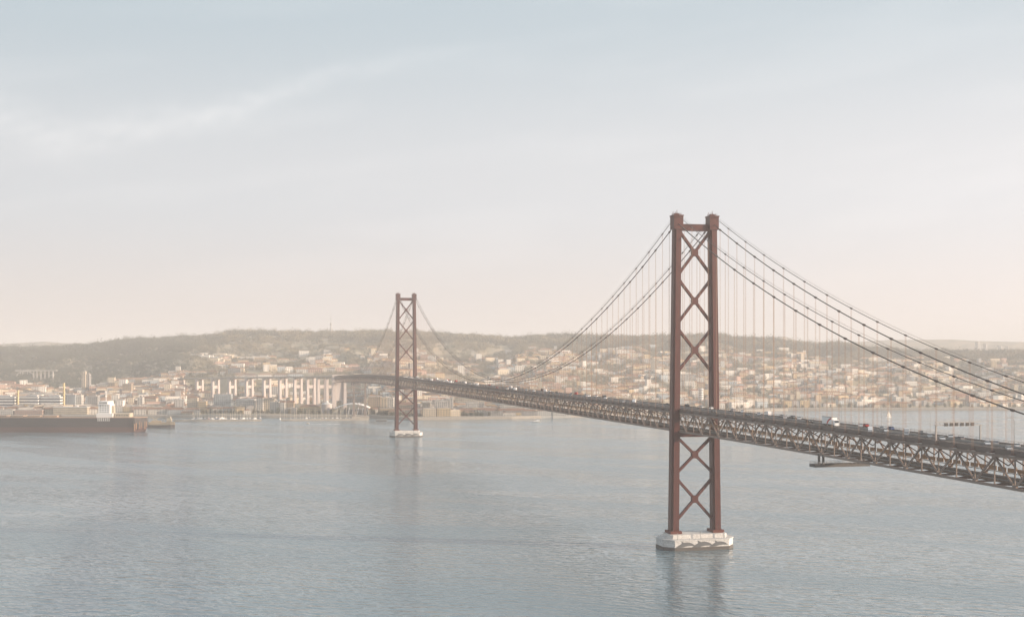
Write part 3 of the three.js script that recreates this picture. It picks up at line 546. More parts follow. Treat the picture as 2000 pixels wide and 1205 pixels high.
// scattered houses: the 240 nearest as things, the rest of the town as one mass
{
  const kinds = [[12, 8, 10, 'hip'], [16, 10, 11, 'gable'], [18, 15, 13, 'flat'], [26, 13, 13, 'flat'], [10, 6.5, 9, 'gable'], [30, 10, 12, 'hip'], [14, 24, 14, 'flat']];
  const tones = ['white', 'white', 'cream', 'cream', 'pink', 'grey', 'white', 'white', 'tan', 'blue', 'white', 'ochre', 'cream', 'grey'];
  const built = (p, D) => { // how built-up the slope is
    const t = (D - shoreD(p)) / (DR - shoreD(p)), n = fbm(p * 0.011 + 20, D * 0.0031 + 5, 3);
    if (D < shoreD(p) + 26) return 0;
    if (p > 470 && p < 725 && D < 2720) return D < 2330 ? 0.10 + n * 0.3 : 0; if (p > 350 && p <= 470 && D < 3000) return D < 2340 ? 0.3 + 0.5 * n : 0.03;
    const left = p < 330 ? smooth(0.46, 0.32, t) : 0, centre = p >= 330 && p < 1000 ? Math.max(smooth(0.34, 0.22, t), smooth(0.1, 0.3, n) * smooth(0.75, 0.5, t) * 0.9) : 0, right = p >= 1000 ? smooth(0.85, 0.6, t) * 0.30 : 0;
    return Math.max(left, centre, right) * (0.75 + 0.9 * n);
  };
  const all = [];
  for (let tries = 0; tries < 40000 && all.length < 6200; tries++) {
    const u = rnd(), p = rr(-420, 2500), Ds = shoreD(p), D = Ds + 28 + (DR - Ds) * 0.86 * Math.pow(u, 0.85);
    if (rnd() > built(p, D)) continue;
    const t = (D - Ds) / (DR - Ds); let k = rnd() < 0.12 ? (rnd() < 0.4 ? 6 : 3) : Math.floor(rnd() * 6);
    if (D < Ds + 120 && k === 6) k = 1;
    // terraces: a few joined houses of one street, turned alike, stepping along the slope
    const sc = p > 1000 ? rr(0.55, 1.15) : rr(0.7, 1.2), turn = 0.2 + 0.55 * fbm(p * 0.006 + 11, D * 0.002, 2), run = k === 6 || k === 3 ? 1 : 1 + Math.floor(rnd() * rnd() * 7); let x = 0;
    for (let i = 0; i < run; i++) { const s2 = sc * rr(0.85, 1.15), q = 1000 + F * (XP(p, D) + x * Math.cos(turn)) / (D + x * Math.sin(turn)); all.push([q, D + x * Math.sin(turn), k, pick(tones), s2, turn]); x += kinds[k][0] * s2 * rr(0.96, 1.12); }
  }
  // the row of apartment blocks under the wooded ridge
  for (let i = 0; i < 34; i++) all.push([rr(378, 530), rr(3480, 3620), 3, pick(['white', 'cream']), rr(0.8, 1.1), rr(-0.1, 0.2)]);
  all.sort((a, b) => a[1] - b[1]);
  const zones = [[60, 'behind the left white offices'], [125, 'behind the right white offices'], [200, 'behind the ship superstructure'], [300, 'above the ship stern'], [420, 'left of the white viaduct'], [560, 'below the white viaduct'], [700, 'by the tallest viaduct piers'], [770, 'between end pier and far tower'], [816, 'seen through the far tower legs'], [895, 'just right of the far tower'], [975, 'around the cream palace'], [1050, 'behind the long white hall'], [1120, 'under the deck right of the long hall'], [1200, 'where shore and deck meet'], [1300, 'just left of the near tower'], [1405, 'seen through the near tower legs'], [1500, 'just right of the near tower'], [1600, 'left of the lorry'], [1700, 'above the lorry'], [1780, 'above the sailing boat'], [1880, 'above the sign gantry'], [9999, 'near the right picture edge']];
  const zoneOf = (p) => zones.find(([q]) => p < q)[1];
  const roofWord = { hip: 'hipped tile roof', gable: 'gabled tile roof', flat: 'flat roof' };
  const proto = {}, mass = kinds.map(() => []);
  let n = 0;
  for (const [p, D, k, tone, sc, turn] of all) {
    const [w, h, d, roof] = kinds[k];
    if (n < 225 && p > -20 && p < 2020) {
      n++;
      const key = k + tone, what = k === 6 ? 'apartment_tower' : k === 2 || k === 3 ? 'apartment_block' : 'house', y = groundH(p, D) - 0.5;
      let b;
      if (!proto[key]) b = proto[key] = building(what, '', '', p, D, w, h, d, tone, roof, 0, '', 0);
      else { b = proto[key].clone(); b.name = numbered(what); scene.add(b); b.userData = {}; b.traverse((o) => { if (o !== b && o.name === 'windows') o.userData = { kind: 'stuff' }; }); }
      b.position.set(XP(p, D), y, -D); b.rotation.y = turn; b.scale.set(sc, 0.85 + 0.3 * (sc - 0.8), sc);
      const size = k === 4 ? 'small' : k === 5 ? 'long' : k === 6 ? 'tall' : k === 3 ? 'broad' : 'mid-sized', say = `${size} ${tone} ${what.replace('_', ' ')} with ${roofWord[roof]} ${zoneOf(p)}`;
      tag(b, say, k === 6 ? 'tower' : k === 2 || k === 3 ? 'apartment' : 'house', `${size} ${tone} ${what.replace('_', ' ')}s ${zoneOf(p)}`);
    } else mass[k].push([p, D, tone, sc, turn]);
  }
  // one mass of small houses; roof and window colours ride on the shape, wall tone on each copy
  const town = stuff(group('hillside_town')); tag(town, 'mass of small pale houses spreading over the far hillsides', 'houses');
  const paintGeo = (g, c) => { const n = g.attributes.position.count, a = new Float32Array(n * 3); for (let i = 0; i < n; i++) a.set(c, i * 3); g.setAttribute('color', new THREE.BufferAttribute(a, 3)); return g; };
  kinds.forEach(([w, h, d, roof], k) => {
    if (!mass[k].length) return;
    const r = roof === 'flat' ? bb(w + 0.4, 0.6, d + 0.4, 0, h, 0) : roof === 'gable' ? gable(w, d, 3, h) : hip(w, d, 3, h);
    const g = merge([paintGeo(bb(w, h + 7, d, 0, -7, 0).toNonIndexed(), [1, 1, 1]), paintGeo(r.index ? r.toNonIndexed() : r, roof === 'flat' ? [0.62, 0.6, 0.58] : [0.50, 0.32, 0.23]), paintGeo(windowGeo(w, d, h, 4.2), [0.14, 0.15, 0.17])]);
    const im = new THREE.InstancedMesh(g, mat(1, 1, 1, 0.9, { vertexColors: true }), mass[k].length), o = new THREE.Object3D();
    mass[k].forEach(([p, D, tone, sc, turn], i) => { o.position.set(XP(p, D), groundH(p, D) - 0.5, -D); o.rotation.y = turn; o.scale.set(sc, 0.85 + 0.3 * (sc - 0.8), sc); o.updateMatrix(); im.setMatrixAt(i, o.matrix); const c = wallTones[tone], v = rr(0.75, 1.15); im.setColorAt(i, new THREE.Color().setRGB(c[0] * v, c[1] * v, c[2] * v)); });
    stuff(add(im, 'far_houses', town));
  });
}

// ---------------------------------------------------------------- trees
/** a crown of many leaf-clump faces spread through an uneven volume */
function crownGeo(seed, n, flat = 0.85) {
  const r = mulberry(seed), p = [], lobes = []; for (let i = 0; i < 6; i++) lobes.push([(r() - 0.5) * 1.1, (r() - 0.35) * 0.9, (r() - 0.5) * 1.1, 0.38 + 0.3 * r()]);
  for (let i = 0; i < n; i++) {
    const L = lobes[i % 6], u = r() * 2 - 1, a = r() * 6.283, q = L[3] * (0.72 + 0.36 * r()), s = Math.sqrt(1 - u * u), c = [L[0] + q * s * Math.cos(a), (L[1] + q * u) * flat, L[2] + q * s * Math.sin(a)];
    const e = 0.10 + 0.10 * r(), t = [0, 1, 2].map(() => [(r() - 0.5) * 2 * e, (r() - 0.5) * 2 * e, (r() - 0.5) * 2 * e]);
    for (const k of t) p.push(c[0] + k[0], c[1] + k[1] + 0.75, c[2] + k[2]);
  }
  const g = new THREE.BufferGeometry(); g.setAttribute('position', new THREE.Float32BufferAttribute(p, 3)); g.computeVertexNormals(); return g;
}
const leafMat = [mat(0.075, 0.078, 0.040, 0.95), mat(0.060, 0.070, 0.038, 0.95), mat(0.115, 0.092, 0.045, 0.95)];
{
  const crowns = [crownGeo(1, 420), crownGeo(2, 420), crownGeo(3, 420, 1.25)];
  const trunkGeo = merge([cyl(0.06, 0.035, 0.75, 0, 0, 0, 6), barGeo(V(0, 0.45, 0), V(0.3, 0.95, 0.1), 0.035), barGeo(V(0, 0.5, 0), V(-0.28, 1.0, -0.12), 0.035), barGeo(V(0, 0.6, 0), V(0.02, 1.2, 0.25), 0.03)]);
  const spots = [];
  const row = (p0, p1, n, off, where, s0 = 6, s1 = 10) => { for (let i = 0; i < n; i++) { const p = mix(p0, p1, (i + 0.5 + 0.5 * (rnd() - 0.5)) / n); spots.push([p, shoreD(p) + off + rr(-6, 10), rr(s0, s1), where]); } };
  row(175, 330, 16, 60, 'on the quay behind the ship stern'); row(380, 545, 18, 60, 'behind the yacht basins'); row(560, 720, 12, 48, 'behind the right yacht basin, near the white silo'); row(722, 770, 7, 30, 'in front of the tan cube'); row(775, 850, 9, 34, 'at the shore by the far tower'); row(886, 975, 12, 30, 'in front of the white waterfront offices'); row(1046, 1180, 14, 30, 'along the shore under the bridge deck', 5, 8); row(1200, 1560, 22, 40, 'along the shore behind the near tower', 6, 10); row(1560, 2010, 26, 36, 'along the right-hand shore behind the sailing boat', 6, 10);
  for (const [p, D, s, where] of spots) {
    const t = group('tree', scene, XP(p, D), groundH(p, D) - 0.2, -D, rr(0, 6)); const k = Math.floor(rnd() * 3), lm = Math.floor(rnd() * 3), say = `${s > (p > 1046 && p < 1180 ? 6.5 : 8) ? 'tall' : 'low'} ${k === 2 ? 'upright' : 'spreading'} ${['olive', 'dark green', 'brownish'][lm]} tree ${where}`; tag(t, say, 'tree', say.replace(' tree ', ' trees '));
     t.scale.set(s * 0.62, s * rr(0.55, 0.75), s * 0.62);
    mesh('trunk', trunkGeo, M.bark, t); mesh('crown', crowns[k], leafMat[lm], t);
  }
  // the wooded hills as one mass
  const woods = stuff(group('hillside_woods')); tag(woods, 'woods covering the ridge and slopes above the town', 'woods');
  const list = [[], [], []];
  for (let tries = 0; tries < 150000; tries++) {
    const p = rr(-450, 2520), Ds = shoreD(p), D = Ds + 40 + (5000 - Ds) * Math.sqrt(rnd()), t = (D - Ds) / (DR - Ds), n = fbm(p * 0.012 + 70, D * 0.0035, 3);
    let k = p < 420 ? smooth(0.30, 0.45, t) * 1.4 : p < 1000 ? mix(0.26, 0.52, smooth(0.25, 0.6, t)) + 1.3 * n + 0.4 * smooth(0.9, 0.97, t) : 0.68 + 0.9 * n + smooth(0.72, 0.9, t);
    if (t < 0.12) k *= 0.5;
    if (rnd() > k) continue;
    const dark = p < 430 ? smooth(430, 330, p) : 0;  // shade of the left slope is put into its crown colours
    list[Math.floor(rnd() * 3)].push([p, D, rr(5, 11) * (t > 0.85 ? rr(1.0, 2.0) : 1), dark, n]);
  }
  const far = [crownGeo(11, 110), crownGeo(12, 110), crownGeo(13, 110, 1.2)], o = new THREE.Object3D();
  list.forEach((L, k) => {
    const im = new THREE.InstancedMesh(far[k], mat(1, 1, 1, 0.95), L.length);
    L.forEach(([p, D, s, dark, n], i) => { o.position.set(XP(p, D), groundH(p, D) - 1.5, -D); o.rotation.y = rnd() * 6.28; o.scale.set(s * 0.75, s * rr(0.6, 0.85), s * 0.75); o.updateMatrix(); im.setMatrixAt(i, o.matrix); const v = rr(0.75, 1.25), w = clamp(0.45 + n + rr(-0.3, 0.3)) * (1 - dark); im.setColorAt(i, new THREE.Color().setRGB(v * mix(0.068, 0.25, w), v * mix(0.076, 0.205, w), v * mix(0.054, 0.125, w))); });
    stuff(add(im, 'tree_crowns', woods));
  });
}

// ---------------------------------------------------------------- vessels
{ // long dark bulk ship, lying light: red lower hull
  const D = 1838, s = group('bulk_ship', scene, XP(0, D), 0, -D, 0.0); tag(s, 'long dark cargo ship with reddish lower hull moored at the left edge', 'ship');
  const xr = XP(287, D) - XP(0, D), xl = -60, half = (x) => { const t = (x - xl) / (xr - xl); return 15.5 * Math.min(1, Math.pow(Math.max(0, (1 - t) * 7.5), 0.5) * 0.25 + 0.78 * smooth(1.0, 0.93, t) + 0.16); };
  const ring = (x, y0, y1, in0 = 0, rake = 0) => [[x - rake, y0, half(x) * (1 - in0)], [x, y1, half(x)], [x, y1, -half(x)], [x - rake, y0, -half(x) * (1 - in0)]];
  const red = [], dark = [], xs = []; for (let i = 0; i <= 20; i++) xs.push(mix(xl, xr - 0.5, i / 20));
  for (const x of xs) { const t = smooth(xr - 22, xr, x); red.push(ring(x, -4, 7.2, 0.35 * t, 5 * t)); dark.push(ring(x, 7.2, 20.2)); }
  mesh('lower_hull', loft(red), mat(0.125, 0.062, 0.054, 0.75, { map: scaled(streakTex, 1 / 30, 1 / 60) }), s);
  mesh('upper_hull', loft(dark), mat(0.052, 0.048, 0.050, 0.7, { map: scaled(streakTex, 1 / 30, 1 / 60) }), s);
  mesh('deck_edge', loft(xs.map((x) => ring(x, 20.2, 20.9))), mat(0.38, 0.25, 0.17, 0.8), s);
  const bx0 = XP(208, D) - XP(0, D);
  const sup = group('superstructure', s, bx0, 20.9, 0);
  mesh('lower_block', bb(23, 5.4, 25, 0, 0, 0), M.white, sup); mesh('upper_block', bb(16.5, 13, 21, -1, 5.4, 0), M.white, sup); mesh('bridge_house', bb(13, 4, 27, -1.5, 18.4, 0), M.white, sup);
  for (let f = 0; f < 4; f++) for (let k = 0; k < 4; k++) mesh('window', bb(1.6, 1.1, 0.14, -6.3 + k * 3.6, 6.8 + f * 3.0, 10.52), M.window, sup);
  mesh('bridge_window', bb(11, 1.4, 0.14, -1.5, 20.0, 13.52), M.window, sup); mesh('funnel', loft([[[5, 0, -3], [11, 0, -3], [11, 0, 3], [5, 0, 3]], [[6, 16, -2.4], [10.4, 16, -2.4], [10.4, 16, 2.4], [6, 16, 2.4]]]), wallMat.cream, sup);
  mesh('mast', merge([bb(0.9, 13, 0.9, -1.5, 22.4, 0), bb(0.5, 0.5, 8, -1.5, 29, 0), bb(4, 0.5, 0.5, -1.5, 31.5, 0)]), M.white, sup);
  mesh('aft_house', bb(21, 5.6, 18, 24, 0, 0), wallMat.cream, sup); for (let k = 0; k < 5; k++) mesh('window', bb(1.8, 1.6, 0.14, 16.5 + k * 3.7, 1.9, 9.02), M.window, sup); mesh('pole', bb(0.5, 22, 0.5, 14, 5.6, 4), M.steel, sup);
  for (let k = 0; k < 7; k++) mesh('ballast_pipe', bb(0.9, 5.5, 0.35, bx0 - 8 + k * 2.6, 15.6, 15.72), M.white, s);
  for (let k = 0; k < 6; k++) mesh('hatch_cover', bb(18, 2.2, 18, xl + 14 + k * 24, 20.9, 0), mat(0.34, 0.24, 0.17, 0.8), s);
  for (let k = 0; k < 9; k++) mesh('fender', bb(1.1, rr(5, 11), 1.0, xr - 16 + k * 1.9, rr(2, 8), half(xr - 16 + k * 1.9) + 0.3), k % 3 ? mat(0.40, 0.22, 0.12, 0.9) : M.rubber, s);
}
{ // small tan working vessel astern of the ship
  const D = 1945, s = group('working_vessel', scene, XP(314, D), 0, -D, 0.03); tag(s, 'small tan working vessel with booms just astern of the dark ship', 'ship');
  const R = (y0, y1, w) => [-21, -17, -8, 6, 15, 20.5].map((x) => { const h = 5 * Math.min(1, (21.5 - Math.abs(x)) / 5) * w; return [[x, y0, h], [x, y1 + 0.002 * x * x, h * 1.05], [x, y1 + 0.002 * x * x, -h * 1.05], [x, y0, -h]]; });
  mesh('lower_hull', loft(R(-1.5, 3.4, 0.96)), mat(0.10, 0.085, 0.08, 0.8), s); mesh('upper_hull', loft(R(3.5, 7.6, 1.0)), mat(0.56, 0.42, 0.27, 0.8), s);
  mesh('wheelhouse', merge([bb(7, 5, 6, 12, 8.2, 0), bb(4.6, 3, 5, 12, 13.2, 0)]), wallMat.cream, s); mesh('window', bb(4, 1.3, 0.14, 12, 14.3, 2.55), M.window, s);
  for (const [a, b] of [[-16, -4], [-2, -14], [2, 8]]) mesh('boom', barGeo(V(a, 8, 0), V(b, 15, 0), 0.5), mat(0.55, 0.42, 0.20, 0.7), s); mesh('mast', bb(0.5, 15, 0.5, 8, 8, 0), M.steel, s); mesh('deck_gear', bb(14, 2.0, 5, -7, 8.0, 0), mat(0.42, 0.33, 0.22, 0.9), s);
}
function yachtParts(b, len, mastH, hullMat, withSail) {
  const R = []; for (let i = 0; i <= 8; i++) { const t = i / 8, x = mix(-len / 2, len / 2, t), w = len * 0.15 * Math.pow(Math.sin(Math.PI * Math.min(0.97, 0.22 + 0.76 * t)), 0.7); R.push([[x, -0.4, w * 0.55], [x, 1.1 + 0.5 * t * t, w], [x, 1.1 + 0.5 * t * t, -w], [x, -0.4, -w * 0.55]]); }
  mesh('hull', loft(R), hullMat, b); mesh('cabin', bb(len * 0.4, 0.8, len * 0.16, 0, 1.3, 0), M.white, b); mesh('mast', bb(0.34, mastH, 0.34, len * 0.08, 1.2, 0), M.mastWood, b); mesh('boom', bx(len * 0.42, 0.22, 0.28, -len * 0.14, 2.6, 0), M.white, b);
  if (withSail) { const tri = (x0, x1, xt, y0, yt, z) => { const s = new THREE.Shape(); s.moveTo(x0, y0); s.quadraticCurveTo((x0 + xt) / 2 - 0.7, (y0 + yt) / 2, xt, yt); s.lineTo(x1, y0); return new THREE.ExtrudeGeometry(s, { depth: 0.06, bevelEnabled: false }).translate(0, 0, z); }; mesh('main_sail', tri(-len * 0.36, len * 0.07, len * 0.07, 2.7, mastH, 0), M.sail, b); mesh('fore_sail', tri(len * 0.10, len * 0.47, len * 0.09, 2.0, mastH * 0.86, 0.2), M.sail, b); }
}
M.mastWood = mat(0.72, 0.62, 0.50, 0.5); M.sail = mat(0.82, 0.76, 0.66, 0.9);
{
  const hulls = [M.white, mat(0.10, 0.13, 0.2, 0.4), mat(0.3, 0.08, 0.06, 0.5)];
  const protos = [[10, 13], [12, 16], [8, 10.5], [14, 19]].map(([l, m], i) => { const b = group('moored_yacht'); yachtParts(b, l, m, hulls[i % 3], false); return b; });
  const spots = []; for (const [p0, p1, n, say] of [[372, 508, 26, 'moored in the left yacht basin behind the mole'], [546, 700, 26, 'moored in the right yacht basin near the bridge end']]) for (let i = 0; i < n; i++) spots.push([mix(p0, p1, (i + rnd()) / n), rr(2146, 2206), i % 4, say]);
  const used = new Set();
  for (const [p, D, k, say] of spots) { const b = used.has(k) ? protos[k].clone() : protos[k]; if (used.has(k)) { b.name = numbered('moored_yacht'); scene.add(b); } used.add(k); b.position.set(XP(p, D), 0.1, -D); b.rotation.y = rr(1.0, 2.0); b.userData = {}; const hull = ['small white-hulled', 'dark blue', 'little red', 'tall-masted white'][k]; tag(b, `${hull} sailing yacht ${say}`, 'yacht', `${hull} yachts ${say}`); }
  const s1 = group('sailing_boat', scene, XP(1737, 2235), 0.1, -2235, 0.25); yachtParts(s1, 9.5, 11.5, M.white, true); tag(s1, 'sailing boat with white sails up, beyond the deck at the right', 'sailboat');
  const s2 = group('cruising_yacht', scene, XP(1046, 2085), 0.1, -2085, Math.PI); yachtParts(s2, 17, 15, M.white, false); mesh('wheelhouse', bb(5, 2.4, 2.6, -4, 1.4, 0), M.white, s2); tag(s2, 'cruising yacht under bare mast on open water below the bridge deck', 'yacht');
  const m = group('motor_boat', scene, XP(600, 2030), 0.1, -2030, Math.PI); tag(m, 'small motor boat trailing a white wake left of the far tower', 'boat');
  mesh('hull', loft([[-4, 1.3], [-1, 1.5], [2, 1.2], [4.2, 0.15]].map(([x, w]) => [[x, -0.3, w * 0.6], [x, 1.1, w], [x, 1.1, -w], [x, -0.3, -w * 0.6]])), M.white, m); mesh('cabin', bb(3, 1.2, 1.9, -0.4, 1.1, 0), wallMat.cream, m);
  const wake = []; for (let k = 0; k < 70; k++) { const t = k / 70, x = -5 - 46 * t; wake.push(bx(rr(0.8, 2.2), 0.12, rr(0.3, 0.9), x, 0.1, (rnd() < 0.5 ? -1 : 1) * (0.5 + 2.0 * t) * rr(0.7, 1.1))); } stuff(mesh('wake', merge(wake), M.foam, m));
  const g = group('mooring_barge', scene, XP(745, 2118), 0, -2118, 0.05); tag(g, 'flat dark barge with bollards lying off the quay left of the far tower', 'barge'); mesh('hull', bb(17, 2.6, 5, 0, -0.6, 0), M.pierDark, g); for (let k = 0; k < 5; k++) mesh('bollard', cyl(0.5, 0.5, 1.6, -7 + k * 3.5, 2, 0, 8), M.steel, g);
}

// ---------------------------------------------------------------- traffic on the deck
const paints = { white: mat(0.74, 0.75, 0.76, 0.25), silver: mat(0.42, 0.44, 0.46, 0.28, { metalness: 0.35 }), grey: mat(0.16, 0.17, 0.18, 0.3), black: mat(0.02, 0.021, 0.023, 0.25), red: mat(0.32, 0.025, 0.02, 0.3), blue: mat(0.05, 0.10, 0.22, 0.3) };
const wheelGeo = cyl(0.33, 0.33, 0.22, 0, -0.11, 0, 14).rotateX(Math.PI / 2), rimGeo = cyl(0.2, 0.2, 0.24, 0, -0.12, 0, 10).rotateX(Math.PI / 2);
const profile = (pts, width, bevel = 0.06) => { const s = new THREE.Shape(); pts.forEach(([x, y], i) => (i ? s.lineTo(x, y) : s.moveTo(x, y))); return new THREE.ExtrudeGeometry(s, { depth: width - 2 * bevel, bevelEnabled: true, bevelSize: bevel, bevelThickness: bevel, bevelSegments: 2 }).translate(0, 0, -(width - 2 * bevel) / 2); };
const carShapes = {
  hatchback: { body: profile([[-1.9, 0.3], [-1.95, 0.75], [-1.75, 0.95], [0.75, 0.95], [1.75, 0.78], [1.95, 0.55], [1.92, 0.28]], 1.75), glass: profile([[-1.7, 0.95], [-1.35, 1.42], [0.1, 1.42], [0.85, 0.95]], 1.55, 0.04), roof: bx(1.5, 0.06, 1.4, -0.62, 1.47, 0), axles: [-1.25, 1.2] },
  saloon: { body: profile([[-2.2, 0.32], [-2.25, 0.85], [-2.0, 0.98], [0.8, 0.95], [2.0, 0.8], [2.25, 0.55], [2.2, 0.3]], 1.8), glass: profile([[-1.65, 0.96], [-0.95, 1.4], [0.2, 1.4], [1.0, 0.96]], 1.6, 0.04), roof: bx(1.2, 0.06, 1.45, -0.38, 1.45, 0), axles: [-1.4, 1.4] },
  van: { body: profile([[-2.4, 0.35], [-2.45, 2.05], [1.0, 2.05], [1.5, 1.3], [2.35, 1.05], [2.45, 0.5], [2.4, 0.33]], 1.95), glass: profile([[0.6, 1.28], [0.6, 1.9], [1.06, 1.9], [1.52, 1.28]], 2.0, 0.03), roof: bx(3.2, 0.06, 1.7, -0.75, 2.12, 0), axles: [-1.6, 1.55] },
};
const carProto = {};
function makeCar(shape, paint) {
  const c = new THREE.Group(), k = carShapes[shape], part = (n, g, m, p = c) => { const o = new THREE.Mesh(g, m); o.name = n; o.castShadow = o.receiveShadow = true; p.add(o); return o; };
  part('body', k.body, paints[paint]); part('window', k.glass, M.glass); part('roof', k.roof, paints[paint]);
  for (const x of k.axles) for (const z of [-0.82, 0.82]) { const w = part('wheel', wheelGeo, M.rubber); w.position.set(x, 0.33, z); part('rim', rimGeo, M.steel, w); }
  const L = shape === 'van' ? 2.48 : shape === 'saloon' ? 2.27 : 1.98;
  for (const z of [-0.62, 0.62]) { part('headlight', UNIT, M.lampGlass).position.set(L - 0.02, 0.66, z); part('tail_light', UNIT, M.tail).position.set(-L + 0.02, 0.78, z); }
  c.children.filter((o) => /light/.test(o.name)).forEach((o) => o.scale.set(0.08, 0.16, 0.32));
  return c;
}
function putCar(shape, paint, s, z, label, grp) {
  const key = shape + paint; let c = carProto[key]; c = c ? c.clone() : (carProto[key] = makeCar(shape, paint));
  c.name = numbered(shape === 'van' ? 'delivery_van' : 'car'); scene.add(c); c.position.copy(place(s, roadY(s) + 0.005, z)); c.rotation.y = TH + (z < 0 ? Math.PI : 0); c.userData = {}; tag(c, label, shape === 'van' ? 'van' : 'car', grp);
}
const LANES = [-8.0, -4.85, -1.75, 1.75, 4.85, 8.0];
/** along-bridge place of a lane point seen at bearing p */
function alongAt(p, z) { let lo = -400, hi = 1400; for (let i = 0; i < 50; i++) { const m = (lo + hi) / 2, w = place(m, 80, z), q = 1000 + F * w.x / -w.z; if (q > p) lo = m; else hi = m; } return (lo + hi) / 2; }
function laneFor(p, y) { let best = 0, e = 1e9; LANES.forEach((z, i) => { const s = alongAt(p, z), w = place(s, roadY(s) + 0.4, z), q = HORIZON + F * (EYE - w.y) / -w.z; if (Math.abs(q - y) < e) { e = Math.abs(q - y); best = i; } }); return LANES[best]; }
{
  const taken = [], free = (s, z, gap = 7) => taken.every(([a, b]) => b !== z || Math.abs(a - s) > gap);
  const lz = -4.85, ls = alongAt(1624, lz); taken.push([ls, lz], [ls - 8, lz], [ls + 8, lz]);
  { // lorry with a white box body and a red swoosh
    const c = group('lorry', scene, 0, 0, 0); c.position.copy(place(ls, roadY(ls) + 0.005, lz)); c.rotation.y = TH + Math.PI; tag(c, 'white box lorry with a reddish curved stripe on the bridge deck', 'lorry');
    mesh('cab', profile([[3.4, 0.5], [3.4, 2.9], [4.7, 2.9], [5.35, 1.7], [5.4, 0.5]], 2.4), paints.white, c); mesh('windscreen', profile([[4.66, 1.75], [4.66, 2.7], [4.86, 2.7], [5.38, 1.75]], 2.2, 0.02), M.glass, c); mesh('box_body', bb(9, 3.0, 2.55, -1.4, 1.0, 0), paints.white, c); mesh('roof_fairing', bb(9.1, 0.25, 2.6, -1.4, 4.0, 0), wallMat.grey, c);
    const sw = (z, f) => { const s = new THREE.Shape(); s.moveTo(-1.8, 0); s.quadraticCurveTo(-0.6, 2.2, 2.4, 2.7); s.lineTo(2.4, 2.0); s.quadraticCurveTo(0.4, 1.6, -0.7, 0); const o = mesh('stripe', new THREE.ExtrudeGeometry(s, { depth: 0.02, bevelEnabled: false }).translate(0, 1.15, 0), M.tail, c); o.position.z = z; }; sw(1.275); sw(-1.297);
    mesh('chassis', bb(10.5, 0.4, 1.6, -0.6, 0.6, 0), M.black, c); for (const x of [-4.4, -3.2, 4.2]) for (const z of [-1.05, 1.05]) { const w = mesh('wheel', wheelGeo, M.rubber, c); w.position.set(x, 0.5, z); w.scale.setScalar(1.5); mesh('rim', rimGeo, M.steel, w); }
  }
  const seen = [ // bearing, sight line, shape, paint, what sets it apart
    [1371, 793, 'saloon', 'white', 'white saloon between the near tower legs'], [1389, 797, 'hatchback', 'white', 'white hatchback just left of the right leg of the near tower'], [1394, 791, 'hatchback', 'black', 'black hatchback beside the right leg of the near tower'], [1432, 796, 'hatchback', 'silver', 'silver hatchback first to the right of the near tower'], [1451, 800, 'saloon', 'white', 'white saloon second to the right of the near tower'], [1460, 799, 'saloon', 'black', 'black saloon right behind the second white one by the near tower'], [1483, 809, 'hatchback', 'white', 'white hatchback in the near lane under the first hangers right of the tower'], [1500, 806, 'van', 'white', 'white van in the far lanes well left of the lorry'], [1529, 810, 'saloon', 'silver', 'silver saloon in the far lanes left of the lorry'], [1534, 816, 'hatchback', 'white', 'white hatchback below the silver saloon left of the lorry'], [1549, 811, 'saloon', 'grey', 'grey saloon at the far railing left of the lorry'], [1562, 818, 'saloon', 'white', 'white saloon second in front of the lorry'], [1581, 822, 'hatchback', 'black', 'black hatchback directly in front of the lorry'],
    [1682, 832, 'saloon', 'white', 'white saloon first to the right of the lorry'], [1691, 829, 'hatchback', 'red', 'red hatchback at the far side just right of the lorry'], [1701, 832, 'van', 'white', 'white van second to the right of the lorry'], [1723, 837, 'saloon', 'silver', 'silver saloon beneath the sailing boat, front of three'], [1732, 841, 'hatchback', 'white', 'white hatchback beneath the sailing boat, nearest lane'], [1740, 836, 'hatchback', 'blue', 'blue hatchback beneath the sailing boat, far lane'], [1772, 844, 'van', 'white', 'white van left of the sign gantry'], [1771, 849, 'hatchback', 'silver', 'silver hatchback beside the white van left of the sign gantry'], [1800, 846, 'saloon', 'grey', 'grey saloon at the far railing left of the sign gantry'], [1817, 851, 'hatchback', 'silver', 'silver hatchback under the left post of the sign gantry'], [1842, 857, 'saloon', 'white', 'white saloon under the sign gantry, near lane'], [1858, 852, 'saloon', 'white', 'white saloon under the sign gantry, far lane'], [1876, 856, 'hatchback', 'grey', 'grey hatchback under the middle of the sign gantry'], [1930, 867, 'saloon', 'white', 'white saloon first to the right of the sign gantry'], [1946, 866, 'hatchback', 'silver', 'silver hatchback second to the right of the sign gantry'], [1972, 877, 'saloon', 'white', 'white saloon nearest to the right picture edge, near lane'], [1988, 872, 'hatchback', 'white', 'white hatchback at the right picture edge, far lane']];
  for (const [p, y, shape, paint, say] of seen) { let z = laneFor(p, y + 1), s = alongAt(p, z); for (let k = 0; k < 6 && !free(s, z); k++) { z = LANES[(LANES.indexOf(z) + 1) % 6]; s = alongAt(p, z); } taken.push([s, z]); putCar(shape, paint, s, z, say); }
  const where = (s) => (s < 250 ? 'queuing on the deck just left of the near tower' : s < 560 ? 'on the middle of the bridge deck' : 'far along the deck towards the far tower');
  for (let i = 0; i < 78; i++) { const s = 18 + 1000 * Math.pow(rnd(), 0.8), z = pick(LANES); if (!free(s, z, 9)) continue; taken.push([s, z]); const shape = pick(['hatchback', 'saloon', 'saloon', 'van']), paint = pick(['white', 'white', 'silver', 'grey', 'black', 'white', 'red']); putCar(shape, paint, s, z, `${paint} ${shape} ${where(s)}`, `${paint} ${shape}s ${where(s)}`); }
}
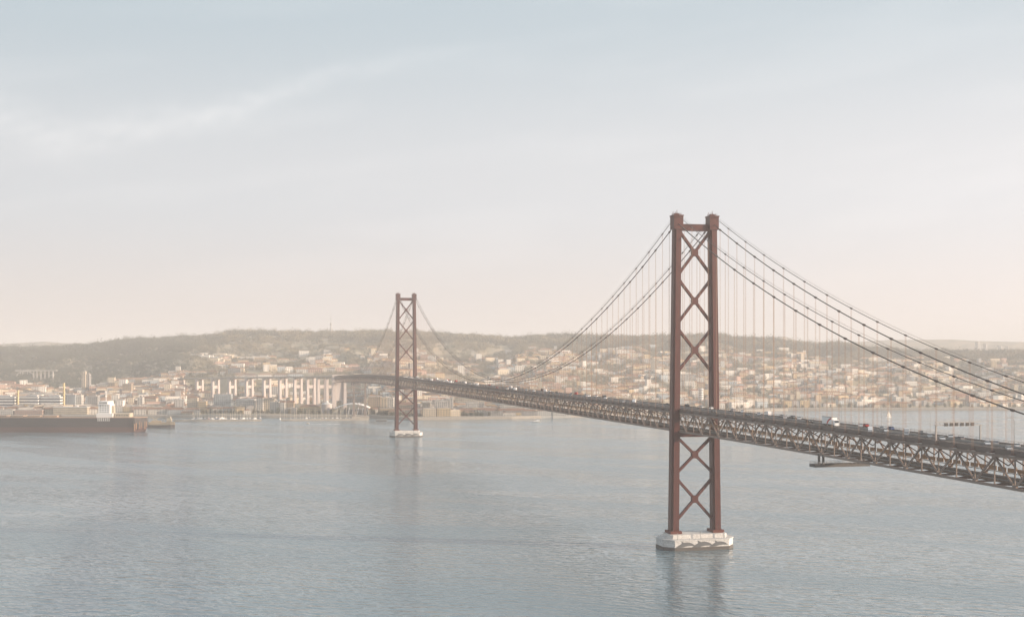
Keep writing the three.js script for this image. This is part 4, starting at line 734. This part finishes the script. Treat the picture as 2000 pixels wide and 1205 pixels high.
// overhead sign gantry
{
  const s = -262, g = group('sign_gantry', scene); g.position.copy(place(s, roadY(s), 0)); g.rotation.y = TH; tag(g, 'overhead sign gantry spanning the road at the right', 'gantry');
  for (const z of [-9.5, 9.5]) mesh('post', bb(0.5, 6.2, 0.5, 0, -0.3, z), M.steel, g);
  for (const [y, x] of [[5.9, -0.5], [5.9, 0.5], [7.0, 0]]) mesh('beam', bx(0.34, 0.34, 19.6, x, y, 0), M.steel, g);
  for (let k = 0; k < 12; k++) mesh('lattice_bar', barGeo(V(0, 7.0, -9.6 + k * 1.6), V(k % 2 ? 0.5 : -0.5, 5.9, -8.8 + k * 1.6), 0.12), M.steel, g);
  for (const z of [-5.6, -3.4, -1.2, 1.2, 3.4, 5.6]) { const p = mesh('signal_panel', bx(0.3, 1.25, 1.3, -0.75, 6.2, z), M.black, g); mesh('panel_frame', merge([bx(0.34, 0.1, 1.4, 0, 0.66, 0), bx(0.34, 0.1, 1.4, 0, -0.66, 0)]).translate(-0.75, 6.2, z), M.steel, p); }
}
// lighting columns along the far edge
{
  let i = 0; const say = ['street lamp nearest the right picture edge on the far railing', 'street lamp right of the sign gantry on the far railing', 'street lamp just left of the sign gantry on the far railing', 'street lamp behind the cars beneath the sailing boat', 'street lamp right of the lorry on the far railing', 'street lamp left of the lorry on the far railing', 'street lamp midway between lorry and near tower', 'street lamp first to the right of the near tower'];
  for (const s of [-305, -283, -228, -190, -155, -118, -80, -42]) { const l = group('street_lamp', scene); l.position.copy(place(s, roadY(s), 9.45)); l.rotation.y = TH; tag(l, say[i++], 'street lamp', 'street lamps on the bridge'); mesh('post', cyl(0.12, 0.08, 8.5, 0, 0, 0, 8), M.steel, l); const c = new THREE.CatmullRomCurve3([V(0, 8.4, 0), V(0, 9.2, -0.4), V(0, 9.7, -1.3), V(0, 9.8, -2.2)]); mesh('arm', new THREE.TubeGeometry(c, 10, 0.07, 6), M.steel, l); mesh('lamp_head', bx(0.3, 0.16, 0.9, 0, 9.75, -2.5), M.steel, l); }
}
// inspection cradle slung below the truss
{
  const s = -172, y = roadY(s) - DEPTH, g = group('inspection_cradle', scene); g.position.copy(place(s, y - 5.2, 0)); g.rotation.y = TH; tag(g, 'dark inspection cradle slung under the bridge truss below the lorry', 'cradle');
  mesh('platform', bb(5.2, 1.3, 27, 0, 0, -0.8), M.pierDark, g);
  for (const x of [-2.5, 2.5]) { mesh('side_rail', merge([bx(0.1, 0.1, 27, x, 2.4, -0.8), bx(0.1, 0.1, 27, x, 1.85, -0.8)]), M.steel, g); for (let k = 0; k < 14; k++) mesh('rail_post', bb(0.1, 1.2, 0.1, x, 1.3, -14 + k * 2.0), M.steel, g); }
  for (const z of [-9.9, 9.9]) for (const x of [-2, 2]) mesh('hanger_leg', bb(0.8, 4.6, 0.8, x, 1.2, z), M.pierDark, g);
}
renderer.render(scene, camera);
